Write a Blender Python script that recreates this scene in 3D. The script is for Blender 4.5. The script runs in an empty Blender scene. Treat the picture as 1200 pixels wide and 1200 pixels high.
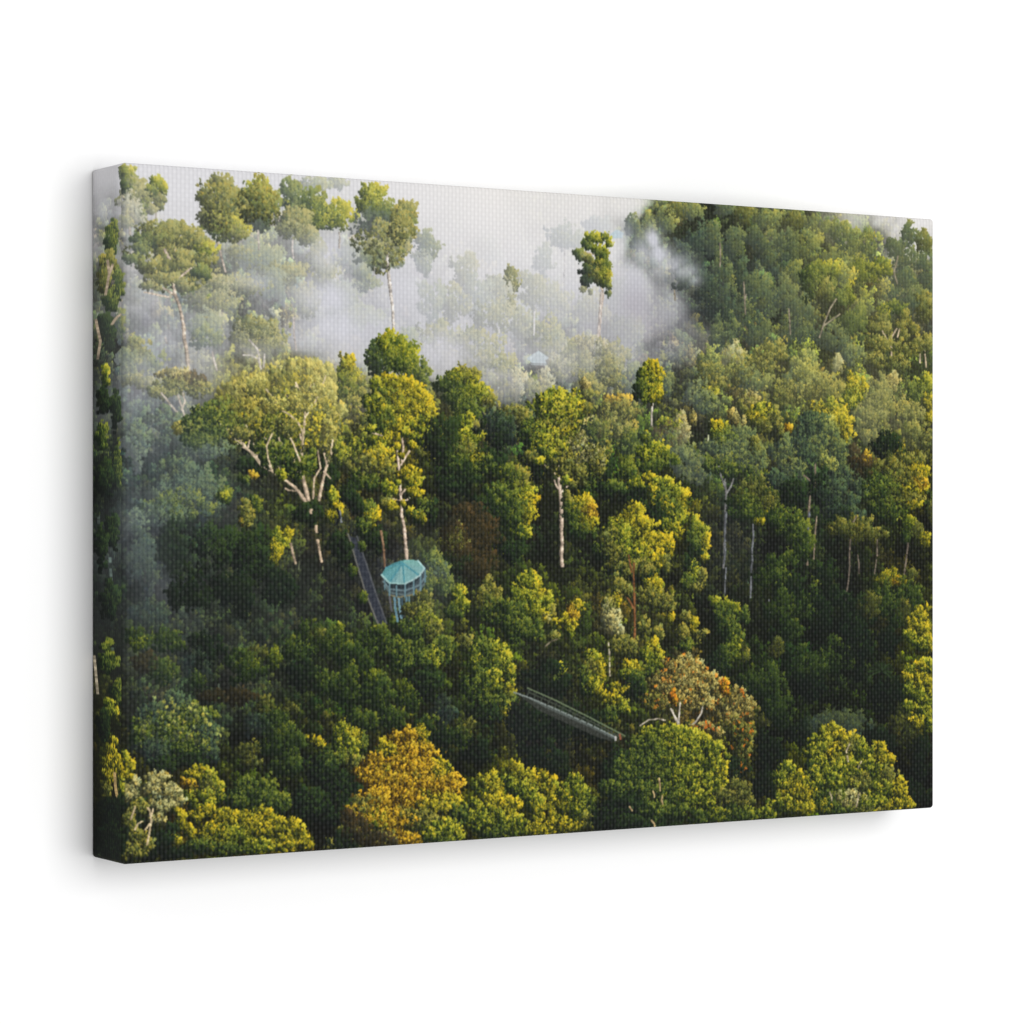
import bpy, bmesh, math
import numpy as np
from mathutils import Vector

# ----------------------------------------------------------------------------
#  sizes (metres): an 18 x 12 inch canvas print on a 1.25 inch deep stretcher
# ----------------------------------------------------------------------------
H = 0.3048
W = 1.5 * H
D = 0.104 * H
FOLD = 0.0016          # radius of the canvas fold round the front edge
CORNER = 0.0018        # radius of the folded corners
PXH = 1000             # print pixels per canvas height
PAD = 120              # print bleed that wraps round the edges
RW, RH = 1500 + 2 * PAD, PXH + 2 * PAD
E_LIGHT = 1.26         # light falling on wall and canvas (radiance per unit albedo)

rng = np.random.default_rng(7)

# ----------------------------------------------------------------------------
#  THE PRINTED PICTURE: a misty rainforest, painted leaf dab by leaf dab into an
#  array (no file is read).  The coordinates below are the designer's sheet
#  coordinates; to_print() turns them into pixels of the flat print + bleed.
# ----------------------------------------------------------------------------
XL, XR, ZL, ZR = 144.0, 1094.6, 1 / 823.5, 1 / 690.0

def to_print(x, y):
    x = np.asarray(x, float); y = np.asarray(y, float)
    s = (x - XL) / (XR - XL)
    sc = np.clip(s, -0.06, 1.06)
    t = sc * ZL / (sc * ZL + (1 - sc) * ZR)
    yt = 190 + s * 67; yb = 1013.5 - s * 66.8
    u = t * 1500
    side = x < XL
    k = (XL - x) / 33.3
    u = np.where(side, -k * 104, u)
    yt = np.where(side, 190 + 9 * k, yt); yb = np.where(side, 1013.5 - 9 * k, yb)
    v = (y - yt) / (yb - yt) * PXH
    return u + PAD, v + PAD

def smooth_noise(h, w, cell, r):
    gh, gw = int(h / cell) + 4, int(w / cell) + 4
    g = r.random((gh, gw))
    yy = np.arange(h) / cell; xx = np.arange(w) / cell
    def wts(a):
        i = a.astype(int); f = a - i; f = f * f * (3 - 2 * f)
        return i, f
    yi, yf = wts(yy); xi, xf = wts(xx)
    a = g[yi][:, xi] * (1 - xf) + g[yi][:, xi + 1] * xf
    b = g[yi + 1][:, xi] * (1 - xf) + g[yi + 1][:, xi + 1] * xf
    return a * (1 - yf)[:, None] + b * yf[:, None]

def fractal(h, w, cell, r, octs=4):
    out = np.zeros((h, w)); amp = 1.0; tot = 0
    for _ in range(octs):
        out += amp * smooth_noise(h, w, cell, r); tot += amp; amp *= 0.55; cell = max(2, cell / 2)
    return out / tot

def swirl(cell, amt, octs=5):
    a = fractal(RH, RW, cell, rng, octs); n1 = fractal(RH, RW, cell * 1.3, rng, 3) - .5; n2 = fractal(RH, RW, cell * 1.3, rng, 3) - .5
    yy, xx = np.mgrid[0:RH, 0:RW]
    a = a[np.clip(yy + n1 * amt, 0, RH - 1).astype(int), np.clip(xx + n2 * amt * 1.6, 0, RW - 1).astype(int)]
    return clip01((a - .5) * 1.35 + .5)

def clip01(a): return np.clip(a, 0, 1)

# sheet coordinates of every print pixel (for fog and underpainting)
UU, VV = np.meshgrid(np.arange(RW) - PAD + .5, np.arange(RH) - PAD + .5)
_t = np.clip(UU / 1500, -.02, 1.08)
_s = _t * ZR / (_t * ZR + (1 - _t) * ZL)
SX = XL + _s * (XR - XL)
SX = np.where(UU < 0, XL + UU / 104 * 33.3, SX)
_k = np.where(UU < 0, -UU / 104, 0)
_yt = np.where(UU < 0, 190 + 9 * _k, 190 + _s * 67); _yb = np.where(UU < 0, 1013.5 - 9 * _k, 1013.5 - _s * 66.8)
SY = _yt + VV / PXH * (_yb - _yt)

def idw(points, gx, gy, power=3.2):
    P = np.array(points, float)
    acc = 0; wsum = 0
    for p in P:
        d2 = (gx - p[0]) ** 2 + (gy - p[1]) ** 2 + 60.0
        w = d2 ** (-power / 2)
        wsum = wsum + w
        acc = acc + w[..., None] * p[2:]
    return acc / wsum[..., None]

GX, GY = np.meshgrid(np.arange(80, 1141, 10.0), np.arange(160, 1061, 10.0))
def sample(grid, x, y):
    fx = np.clip((np.asarray(x, float) - 80) / 10, 0, grid.shape[1] - 1.001); fy = np.clip((np.asarray(y, float) - 160) / 10, 0, grid.shape[0] - 1.001)
    i = fx.astype(int); j = fy.astype(int); a = (fx - i)[..., None]; b = (fy - j)[..., None]
    return (grid[j, i] * (1 - a) + grid[j, i + 1] * a) * (1 - b) + (grid[j + 1, i] * (1 - a) + grid[j + 1, i + 1] * a) * b

# mean leaf colours of the forest over the sheet (x, y, r, g, b)
TONE = [(130,250,120,125,120),(128,320,84,92,66),(128,400,52,62,48),(128,500,36,48,32),(128,600,22,32,24),(128,700,18,28,20),(130,760,24,34,20),(130,830,40,48,18),(130,900,40,46,18),(128,980,16,24,10),
(170,300,112,118,96),(200,360,100,112,100),(180,420,88,104,98),(170,480,66,80,78),(250,340,112,120,88),(260,400,104,112,92),(320,360,122,128,112),(300,420,104,112,84),
(380,300,110,116,100),(400,250,100,112,60),(440,320,112,118,110),(400,400,120,124,116),(470,410,104,110,96),(540,400,124,130,120),(600,430,130,136,124),(650,440,122,128,108),(720,430,108,112,88),
(760,420,80,86,78),(800,360,56,66,60),(760,290,72,88,70),(790,260,92,106,64),(830,300,54,70,60),(850,350,52,66,58),(870,270,78,92,62),(900,320,62,78,64),(940,290,92,104,62),(950,360,78,90,58),
(1000,300,108,118,64),(1020,350,96,104,62),(1060,290,92,96,76),(1080,340,78,84,66),(1000,390,84,92,58),(1060,410,96,104,60),(900,390,70,84,62),(860,390,66,82,58),(850,430,100,106,64),(900,420,96,100,66),
(950,430,96,108,62),(1000,440,90,100,56),(1080,450,74,84,44),(1040,480,92,98,66),(1080,520,52,60,34),(820,460,72,80,58),(780,480,64,74,50),(740,500,60,72,42),(700,470,82,90,60),(600,470,66,72,46),
(560,460,90,92,48),(500,430,70,78,44),(540,520,74,80,34),(590,510,58,66,46),(350,440,138,138,62),(290,450,124,124,60),(240,490,78,86,50),(200,490,66,80,70),(170,540,44,58,54),(160,620,40,46,48),
(230,570,42,64,48),(220,640,34,48,36),(190,700,32,38,36),(280,600,38,52,34),(280,660,32,40,28),(320,620,46,54,28),(350,580,44,50,30),(300,720,36,48,30),(380,700,36,46,30),(340,760,44,58,36),
(400,600,44,46,28),(430,570,66,68,30),(430,640,36,40,34),(430,700,38,42,40),(500,610,44,50,26),(530,580,34,40,24),(520,690,42,54,32),(560,560,44,54,26),(560,610,40,44,24),(600,590,52,58,22),
(620,640,32,40,24),(600,680,48,58,26),(640,700,60,72,26),(680,640,32,42,24),(690,580,46,56,28),(720,560,54,66,32),(700,520,62,74,38),(770,560,56,68,32),(800,620,62,68,26),(800,680,44,52,26),
(700,690,50,58,28),(740,700,76,80,38),(770,740,60,68,34),(850,560,50,62,38),(850,620,34,40,30),(840,690,28,34,24),(900,540,56,66,40),(900,590,42,52,28),(900,650,26,32,24),(900,710,30,42,22),
(950,560,54,72,48),(960,620,36,48,30),(950,690,30,40,22),(1000,560,62,66,40),(1000,610,40,48,28),(1000,680,28,36,22),(1060,570,72,76,28),(1050,620,42,48,22),(1060,680,50,56,24),(1085,640,32,38,22),
(1080,720,50,54,22),(1040,720,34,42,22),(980,740,24,36,22),(920,770,26,40,22),(870,760,34,48,22),(1000,790,24,34,20),(960,820,24,36,20),(1030,820,26,36,22),(1050,860,26,34,20),(900,840,24,38,18),
(900,890,24,30,16),(1080,800,80,84,26),(1080,860,56,62,22),(1080,920,22,28,18),(930,900,60,68,20),(1000,880,90,98,30),(1000,940,96,104,30),
(170,760,40,48,34),(240,760,36,44,34),(300,780,36,46,34),(160,830,40,48,36),(210,850,56,76,46),(260,840,40,52,38),(330,830,46,56,34),(290,880,30,38,24),(350,880,40,54,30),(230,920,70,72,24),
(290,940,46,56,24),(230,980,70,70,24),(320,980,90,88,24),(380,950,24,30,20),(390,880,44,54,22),(400,800,40,54,26),(450,770,46,60,28),(380,760,42,58,32),(500,750,62,70,30),(480,820,46,56,24),
(440,830,36,48,24),(540,800,40,52,24),(580,780,60,74,26),(560,850,34,46,24),(540,880,36,44,22),(480,920,130,100,30),(430,970,56,50,18),(500,970,70,64,20),(600,930,84,90,24),(560,970,60,66,18),
(620,840,24,28,24),(640,880,24,26,24),(640,800,32,36,26),(620,760,44,52,26),(670,770,40,46,24),(700,800,56,62,24),(660,940,66,70,20),(700,900,36,40,20),(720,950,34,42,20),(780,900,76,84,26),
(740,860,50,56,30),(760,800,64,68,34),(800,820,100,92,56),(860,840,76,74,44),(830,880,64,66,32),(860,930,44,46,24),(790,950,56,62,24),(720,830,52,60,26)]
tone = idw(TONE, GX, GY, 4.4)
tone = tone * (1 - .18 * np.clip((GX - 770) / 50, 0, 1) * np.clip((900 - GX) / 50, 0, 1) * np.clip((420 - GY) / 40, 0, 1))[..., None]
tone = tone * (1 - .04 * np.clip((GY - 560) / 60, 0, 1))[..., None]

# how much of the forest the mist covers (x, y, alpha)
MIST = [(130,200,.96),(128,240,.85),(128,280,.55),(128,330,.22),(128,420,.1),(128,560,.03),(180,195,1),(220,220,1),(220,250,.97),(160,280,.75),(150,340,.5),(170,400,.42),(160,470,.32),(160,560,.24),(160,650,.2),(160,610,.22),(170,700,.18),(200,540,.24),(210,640,.12),(180,720,.16),
(260,195,1),(330,195,1),(300,280,.55),(350,310,.5),(390,290,.74),(380,330,.8),(420,300,.6),(330,360,.55),(250,330,.45),(240,380,.52),(300,390,.56),(360,390,.84),(400,370,.88),(430,400,.93),(400,410,.9),(300,425,.3),(220,440,.4),(220,500,.3),
(350,200,.98),(410,205,.98),(460,215,1),(500,230,1),(480,330,.82),(480,360,.84),(500,300,.9),(520,270,.97),(560,240,1),(620,230,.98),(680,240,.98),(740,240,.97),(560,310,.92),(600,360,.9),(640,300,.98),
(640,350,.9),(560,370,.9),(520,390,.88),(520,420,.68),(570,420,.64),(610,410,.8),(590,450,.42),(560,445,.3),(625,450,.36),(650,400,.78),(690,340,.96),(690,380,.82),(740,330,.95),(720,290,.97),(740,380,.86),(720,410,.6),(650,440,.42),(700,440,.3),
(780,370,.68),(800,390,.45),(780,410,.45),(820,400,.22),(825,370,.1),(750,290,.35),(770,310,.42),(770,265,.1),(800,290,.06),(850,300,.06),(830,340,.08),(800,440,.09),(850,420,.05),(900,350,.04),(950,300,.04),(1000,330,.04),
(1000,252,.72),(980,246,.4),(1040,248,.85),(1050,262,.7),(1080,258,.97),(1085,280,.9),(1030,280,.3),(1080,330,.08),(930,250,.08),(880,250,.08),(1050,420,.06),(950,450,.06),(800,500,.05),(700,500,.06),(600,500,.06),(500,470,.06),(400,440,.3),(350,450,.15),(300,480,.06),
(300,560,.08),(240,580,.18),(250,660,.08),(400,560,.03),(600,600,.02),(850,620,.06),(880,720,.03),(1000,620,.02),(500,680,.1),(490,545,.02),(700,590,.02),(640,560,.03),(760,640,.02),(560,680,.04),(430,620,.04),(330,650,.05),(350,600,.04),(930,600,.03),(980,520,.05),(450,760,.04),(620,760,.03),(300,720,.07),(220,740,.12),(700,700,.03),(800,760,.02),(200,800,.06),(400,800,.03),(600,800,.02),(900,850,.0),(300,920,.0),(600,950,0),(900,950,0),(1080,600,0),(1080,850,0)]
mist = idw(MIST, GX, GY, 5.0)[..., 0]
mist = mist[..., None]

FOG = np.array([218, 218, 222.0])

img = np.zeros((RH, RW, 3))

def clip01(a): return np.clip(a, 0, 1)

def dabs(x, y, col, size=3, r=None):
    """stamp opaque leaf dabs, later ones over earlier ones"""
    px, py = to_print(x, y)
    px = px.astype(int); py = py.astype(int)
    ok = (px > 5) & (px < RW - 9) & (py > 3) & (py < RH - 5)
    px, py, col = px[ok], py[ok], col[ok]
    sd = np.asarray(x)[ok] < XL
    shapes = {2: [(0,0),(1,0),(0,1),(1,1)], 3: [(0,0),(1,0),(0,1),(-1,0),(0,-1),(1,1)], 4: [(0,0),(1,0),(0,1),(1,1),(-1,0),(0,-1),(1,-1),(-1,1),(2,0),(0,2),(1,2),(2,1)]}
    n = len(px)
    if n == 0: return
    for dx, dy in shapes[size]:
        img[py + dy, px + dx] = col
    if sd.any():
        q = np.where(sd)[0]
        for dx in (-4, -3, -2, 2, 3, 4):
            for dy in (0, 1):
                img[py[q] + dy, px[q] + dx] = col[q]

LGT = np.array([0.56, -0.62, 0.55]); LGT /= np.linalg.norm(LGT)

def ramp(v, pal):
    sh, md, lt = [np.array(c, float) for c in pal]
    v = clip01(v)[:, None]
    a = clip01(v / .5); b = clip01((v - .5) / .5)
    return np.where(v < .5, sh + (md - sh) * a, md + (lt - md) * b)

def grove(items, r=None):
    """crowns that stand together: many leafy clumps of small tufts, lit from the
    upper right, the clumps of all of them drawn from far to near"""
    r = r or rng
    K = dict(x=[], y=[], g=[], c=[], p=[], z=[], hz=[], gn=[], ac=[], it=[], sf=[], nf=[])
    for it, o in enumerate(items):
        cx, cy, w, h = o['cx'], o['cy'], o['w'], o['h']
        rc = o['rc'] * .82 if o.get('rc') else float(np.clip(math.sqrt(w * h) * .115, 2.2, 5.5))
        n = o.get('n') or int(np.clip(1.5 * w * h / (rc * rc * 2.2), 6, 260))
        ang = r.random(n) * 2 * np.pi; rad = np.sqrt(r.random(n)) * o.get('spread', 1.04)
        rag = 1 + .20 * np.sin(ang * 3 + r.random() * 6) + .17 * np.sin(ang * 5 + r.random() * 6)
        ex = np.cos(ang) * rad * rag; ey = np.sin(ang) * rad * rag
        ex = np.where(ey > 0, ex * (1 - .12 * ey), ex * (1 + o.get('taper', r.uniform(0, .4)) * ey))
        K['x'].append(cx + ex * max(.5, w / 2 - rc * .5)); K['y'].append(cy + ey * max(.5, h / 2 - rc * .5))
        sf = o.get('soft', float(np.clip((470 - cy) / 130, 0, 1)))
        K['sf'].append(np.full(n, sf)); K['nf'].append(np.full(n, np.clip((cy - 700) / 150, 0, 1)))
        K['g'].append(.52 + (.32 + .10 * sf) * ex - (.30 + .14 * sf) * ey + r.normal(0, .11 - .04 * sf, n) + o.get('bias', 0) + .05)
        cr = rc * (.45 + 1.0 * r.random(n) ** 1.3); K['c'].append(cr)
        K['p'].append(np.maximum(10 if o.get('dens', 1) > .3 else 2, o.get('dens', 1.0) * 1.7 * cr * cr).astype(int))
        K['z'].append(r.normal(0, rc * .9, n))
        K['hz'].append(np.full(n, o.get('haze', 0.0))); K['gn'].append(np.full(n, o.get('gain', 1.0)))
        ac = o.get('accent'); K['ac'].append(r.random(n) < (ac[1] if ac else 0)); K['it'].append(np.full(n, it))
    for k in K: K[k] = np.concatenate(K[k])
    N0 = len(K['x'])
    order = np.argsort(K['y'] + K['z'])
    for k in K: K[k] = K[k][order]
    SH = np.array([items[i]['pal'][0] for i in K['it']], float); MD = np.array([items[i]['pal'][1] for i in K['it']], float); LT = np.array([items[i]['pal'][2] for i in K['it']], float)
    hue = 1 + r.normal(0, 1, (N0, 1)) * np.array([[.045, .012, -.05]])
    # tufts
    nt = np.where(K['p'] < 10, np.maximum(1, K['p'] // 3), np.maximum(3, K['p'] // 5))
    ti = np.repeat(np.arange(N0), nt); mt = len(ti)
    a = r.random(mt) * 2 * np.pi; q = np.sqrt(r.random(mt)) * np.where(r.random(mt) < .13, 1.5, 1.0)
    qx = np.cos(a) * q; qy = np.sin(a) * q; qz = np.sqrt(np.maximum(0, 1 - q * q))
    out = np.maximum(0, qx * LGT[0] + qy * LGT[1] + qz * LGT[2])
    sf = K['sf'][ti]; nf = K['nf'][ti]
    tv = .02 + .10 * sf - .10 * nf + (.72 - .28 * sf + .12 * nf) * out ** (1.45 + .35 * nf) + .66 * (K['g'][ti] - .42) + r.normal(0, 1, mt) * (.095 - .035 * sf)
    tx = K['x'][ti] + qx * K['c'][ti] * .95; ty = K['y'][ti] + qy * K['c'][ti] * 1.12
    o2 = np.lexsort((tv + r.random(mt) * .7, ti)); ti, tv, tx, ty = ti[o2], tv[o2], tx[o2], ty[o2]
    # leaves
    di = np.repeat(np.arange(mt), 9); m = len(di); ci = ti[di]
    dx = r.normal(0, .80, m); dy = r.normal(0, 1.0, m)
    narrow = np.where(tx[di] < XL, .4, 1.0)
    x = tx[di] + dx * narrow; y = ty[di] + dy
    v = (tv[di] + .10 * np.clip(dx - dy, -1.6, 1.6) + r.normal(0, .07, m)) * K['gn'][ci]
    v = clip01(v)[:, None]
    col = np.where(v < .5, SH[ci] + (MD[ci] - SH[ci]) * clip01(v / .5), MD[ci] + (LT[ci] - MD[ci]) * clip01((v - .5) / .5))
    col = col * hue[ci]
    hit = K['ac'][ci] & (v[:, 0] > .30)
    if hit.any():
        A = np.array([items[i].get('accent', ((0, 0, 0), 0))[0] for i in range(len(items))], float)
        col[hit] = A[K['it'][ci[hit]]] * (.5 + .65 * v[hit])
    col *= 1 + r.normal(0, 1, (m, 1)) * (.085 - .04 * K['sf'][ci][:, None])
    hz = K['hz'][ci][:, None]
    wf = clip01((x - 760) / 120)[:, None]
    col = col * (1 - hz) + (FOG * (1 - wf) + np.array([178, 182, 150.0]) * wf) * hz
    big = K['it'][ci] * 0
    dabs(x, y, np.clip(col, 3, 250), items[0].get('leaf', 2))

def crown(cx, cy, w, h, pal, haze=0.0, **o):
    grove([dict(o, cx=cx, cy=cy, w=w, h=h, pal=pal, haze=haze)])

def limb(pts, w0, w1=None, col=(190, 175, 155), haze=0.0, broken=0.0, r=None):
    """trunk or branch: lit on its right side, with bark flecks"""
    r = r or rng
    w1 = w0 * .6 if w1 is None else w1
    pts = np.array(pts, float)
    seg = np.linalg.norm(np.diff(pts, axis=0), axis=1); cum = np.concatenate([[0], np.cumsum(seg)])
    L = cum[-1]; n = max(4, int(L * 2.2))
    s = np.linspace(0, L, n)
    x = np.interp(s, cum, pts[:, 0]); y = np.interp(s, cum, pts[:, 1])
    wob = np.interp(s, np.linspace(0, L, max(3, int(L / 12))), r.normal(0, .5, max(3, int(L / 12))))
    x = x + wob * np.where(x < XL, .3, 1.0)
    ww = (w0 + (w1 - w0) * s / max(L, 1e-6)) * .58 * np.where(x < XL, .4, 1.0)
    nf = max(3, int(L / 2.5)); fleck = np.interp(s, np.linspace(0, L, nf), r.normal(1, .15, nf))
    ww = ww * np.interp(s, np.linspace(0, L, nf), r.normal(1, .16, nf)).clip(.6, 1.5)
    keep = np.ones(n, bool)
    if broken:
        nb = max(3, int(L / 3)); keep = np.interp(s, np.linspace(0, L, nb), r.random(nb)) > broken
    for f in np.arange(-1, 1.01, .2):
        sh = .52 + .50 * np.clip((f + .8) / 1.4, 0, 1) if f < .75 else .92
        c = np.array(col, float)[None] * (1.0 * sh * fleck * r.normal(1, .10, n))[:, None]
        if haze: c = c * (1 - haze) + FOG * haze
        kk = keep & (r.random(n) > (.25 if abs(f) > .75 else .04))
        dabs((x + f * ww / 2)[kk], y[kk], np.clip(c, 3, 250)[kk], 2)

def poly(pts, col, jit=5):
    """flat printed facet (roofs, decks)"""
    px, py = to_print([p[0] for p in pts], [p[1] for p in pts])
    x0, x1 = int(px.min()), int(px.max()) + 2; y0, y1 = int(py.min()), int(py.max()) + 2
    gx, gy = np.meshgrid(np.arange(x0, x1) + .5, np.arange(y0, y1) + .5)
    ins = np.zeros(gx.shape, bool)
    k = len(px)
    for i in range(k):
        j = (i + 1) % k
        c = ((py[i] > gy) != (py[j] > gy)) & (gx < (px[j] - px[i]) * (gy - py[i]) / (py[j] - py[i] + 1e-9) + px[i])
        ins ^= c
    q = img[y0:y1, x0:x1]
    q[ins] = np.clip(np.array(col, float) + rng.normal(0, jit, (ins.sum(), 1)), 3, 250)

def line(pts, w, col, haze=0):
    pts = np.array(pts, float)
    for a, b in zip(pts[:-1], pts[1:]):
        n = max(3, int(np.hypot(*(b - a)) * 2.4)); t = np.linspace(0, 1, n)
        for f in np.arange(-w / 2, w / 2 + .01, .45):
            c = np.tile(np.array(col, float), (n, 1)) * (1 + rng.normal(0, .06, (n, 1)))
            if haze: c = c * (1 - haze) + FOG * haze
            dabs(a[0] + (b[0] - a[0]) * t + f, a[1] + (b[1] - a[1]) * t, np.clip(c, 3, 250), 2)

def veil(blobs, col, cell=60, amount=1.0, rough=1.3):
    """a soft drift of mist; blobs are (x, y, rx, ry, strength)"""
    global img
    a = np.zeros((RH, RW))
    for bx, by, rx, ry, st in blobs:
        a = np.maximum(a, st * np.exp(-(((SX - bx) / rx) ** 2 + ((SY - by) / ry) ** 2)))
    nz = swirl(cell * 1.6, cell * 3.0)
    a = clip01(a * (1 - rough / 2 + rough * nz) * amount)[..., None]
    img = img * (1 - a) + np.array(col, float) * a

PAL = {
 'Y': ((26,32,16),(112,112,34),(208,190,62)),
 'G': ((20,30,16),(90,102,33),(192,186,70)),
 'M': ((16,26,16),(58,74,33),(126,134,58)),
 'D': ((12,17,14),(25,37,23),(52,70,36)),
 'B': ((24,30,29),(48,61,49),(94,112,76)),
 'O': ((26,30,18),(80,86,40),(158,152,78)),
 'P': ((46,48,34),(128,126,80),(210,202,142)),
 'A': ((40,32,12),(136,114,32),(224,190,70)),
 'R': ((24,23,16),(52,49,30),(84,70,46)),
 'S': ((50,52,26),(122,120,54),(206,196,108)),
 'Q': ((36,36,22),(112,106,60),(200,186,118)),
 'H': ((38,46,42),(72,85,58),(130,138,82)),
 'K': ((46,54,42),(102,112,64),(180,180,98)),
}

# ---- underpainting ---------------------------------------------------------
img[:] = sample(tone, SX, SY) * .42
img *= (.6 + .8 * fractal(RH, RW, 26, rng, 5))[..., None]

M0 = 260000
ux = rng.uniform(108, 1110, M0); uy = rng.uniform(180, 1030, M0)
uc = sample(tone, ux, uy) * rng.uniform(.12, .75, (M0, 1)) * (1 + rng.normal(0, .05, (M0, 3)))
dabs(ux, uy, uc, 3)

# ---- the mass of the forest: hundreds of crowns from far to near ------------
NF = 2300
fx = rng.uniform(104, 1120, NF); fy = rng.uniform(180, 1040, NF)
for i in np.argsort(fy):
    x, y = fx[i], fy[i]
    c = sample(tone, np.array([x]), np.array([y]))[0] * rng.uniform(.72, 1.22) * (1 + rng.normal(0, .05, 3))
    far = np.clip((560 - y) / 330, 0, 1)
    w = rng.uniform(24, 48) * (1 - .35 * far); h = w * rng.uniform(.85, 1.55)
    if x < 152: w *= .45
    pal = (c * .36, c * .92, c * np.array([1.95, 1.82, 1.22]) + 5)
    crown(x, y, w, h, pal, n=int(rng.integers(15, 27)), rc=w * rng.uniform(.13, .19), dens=1.15, gain=rng.uniform(.8, 1.05) * (1 if y < 560 else .88))
    if rng.random() < .05 and y > 300:
        limb([(x, y + h * .2), (x + rng.uniform(-3, 3), y + h * .2 + rng.uniform(18, 46))], 1.6, 1.2, c * 1.7 + 30, broken=.3)

# ---- the bank of mist --------------------------------------------------------
a = sample(mist, SX, SY)[..., 0]
nz = swirl(140, 260)
a = clip01(a + (nz - .5) * 1.0 * np.minimum(a, 1 - a) * 2)
warm = clip01((340 - SY) / 130) * clip01((SX - 380) / 200)
fogc = np.stack([221 + 13 * warm, 220 + 11 * warm, 223 + 5 * warm], -1)
dim = clip01((SY - 320) / 150)[..., None]
fogc = fogc * (1 - dim * .20) + np.array([-2, 0, 4]) * dim
sidedim = clip01((XL + 2 - SX) / 10)[..., None]
fogc = fogc * (1 - .12 * sidedim)  # wrap mist toned down to balance the light make-up on the edge
img = img * (1 - a[..., None]) + fogc * a[..., None]

# ---- the trees one can tell apart --------------------------------------------
#TREES-BEGIN
def T(s, **kw):
    its = []
    for ln in s.strip().splitlines():
        p = ln.split()
        if not p: continue
        cx, cy, w, h = map(float, p[:4]); haze = float(p[5]) if len(p) > 5 else 0
        o = dict(kw); hz = o.pop('hz', 0); haze = haze + (1 - haze) * hz
        for e in p[6:]:
            k, v = e.split('='); o[k] = float(v) if k not in ('leaf', 'n') else int(v)
        o['gain'] = o.get('gain', 1.0) * 1.2
        its.append(dict(o, cx=cx, cy=cy, w=w, h=h, pal=PAL[p[4]], haze=haze))
    grove(its)

def Lm(s, **kw):
    """branches: width, end width, then x,y pairs"""
    for ln in s.strip().splitlines():
        p = ln.split()
        if not p: continue
        limb([tuple(map(float, q.split(','))) for q in p[2:]], float(p[0]), float(p[1]), **kw)

# far skyline in the mist
T("""
370 215 40 20 K .66
395 212 26 16 K .72
660 275 40 26 H .86
700 268 30 14 H .9
600 326 20 34 O .42
592 345 26 40 O .62
610 372 40 46 O .74
560 405 56 50 O .62
515 395 46 44 O .66
640 395 50 46 O .66
655 415 44 40 O .56
575 430 60 40 O .5
500 285 30 36 H .60
495 305 24 30 H .70
""", dens=.9)
Lm("""1.4 1 540,330 541,372
1.4 1 585,345 584,390
1.4 1 627,350 626,392
1.2 1 662,290 661,330""", col=(205,198,190), haze=.72)
T("""
545 318 34 44 O .80
560 345 46 44 H .80
535 352 36 40 O .76
583 338 30 36 O .78
578 368 56 36 O .72
625 338 36 44 O .78
505 352 40 44 H .76
650 352 46 36 O .82
636 305 26 34 H .86
665 282 40 24 H .84
700 262 34 18 H .9
690 362 44 36 O .80
722 345 40 40 H .84
735 390 44 40 H .70
480 400 40 30 H .66
""", dens=.9)
# left skyline group
T("""
340 226 26 42 M .20
365 238 46 40 M .10
374 252 34 36 G .08
398 252 38 40 G .08
350 256 40 30 M .2
303 228 48 46 G .06
302 238 50 46 M .10
298 252 40 36 D .22
258 214 34 26 O .12
254 232 44 34 O .10
270 238 30 36 M .15
250 252 42 30 O .12
262 264 62 34 G .10
276 272 30 26 O .14
""", hz=.18, bias=.10)
Lm("2.2 1.6 256,284 260,300 264,318", col=(205,190,175), haze=.15)
T("""
345 258 44 30 O .26
340 268 34 24 O .34
360 275 26 26 O .36
372 300 38 40 O .5
380 318 36 40 O .55
300 300 60 40 H .52
285 300 38 30 O .45
320 330 50 40 H .5
330 318 60 26 O .45
250 345 60 50 O .45
255 330 60 26 O .36
290 335 56 22 O .32
240 380 46 34 H .5
360 350 44 40 O .55
400 345 50 40 H .66
410 370 60 40 H .72
410 300 36 34 H .55
430 330 30 24 H .5
""", dens=.95, hz=.12, bias=.08)
Lm("1.8 1.4 342,280 343,302", col=(205,195,185), haze=.3)
# emergent pair in the mist
T("""
437 226 34 26 G .05
432 238 38 28 G .06
444 244 44 24 M .10
430 258 40 30 D .24
474 248 28 26 O .06
476 260 26 34 M .10
473 270 24 26 O .22
448 258 34 26 D .22
""", hz=.18, bias=.10)
Lm("""2.6 2 455,262 453,290 455,320 458,350 461,388
1.2 1 477,272 475,300
1.2 .8 469,280 470,302
1.4 .8 453,296 446,286 442,280
1.4 .8 454,292 460,284""", col=(214,202,192), haze=.12)
T("""
450 272 34 30 O .22
440 290 34 24 O .20 spread=1.05
466 288 34 26 O .24
450 302 52 20 M .2
470 275 22 24 O .26
430 300 24 20 M .25
445 310 34 10 M .18
424 318 22 20 H .45
""", dens=.75, hz=.16, bias=.10)
# pavilion roof far in the mist
poly([(617,420),(631,411),(645,420),(640,426),(624,426)], (182,196,202), 4)
line([(619,421),(631,413),(644,421)], .5, (196,208,212)); line([(623,427),(640,427)], .7, (158,168,170))
poly([(715,275),(722,269),(731,273),(729,279),(717,280)], (188,202,210), 3)
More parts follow.
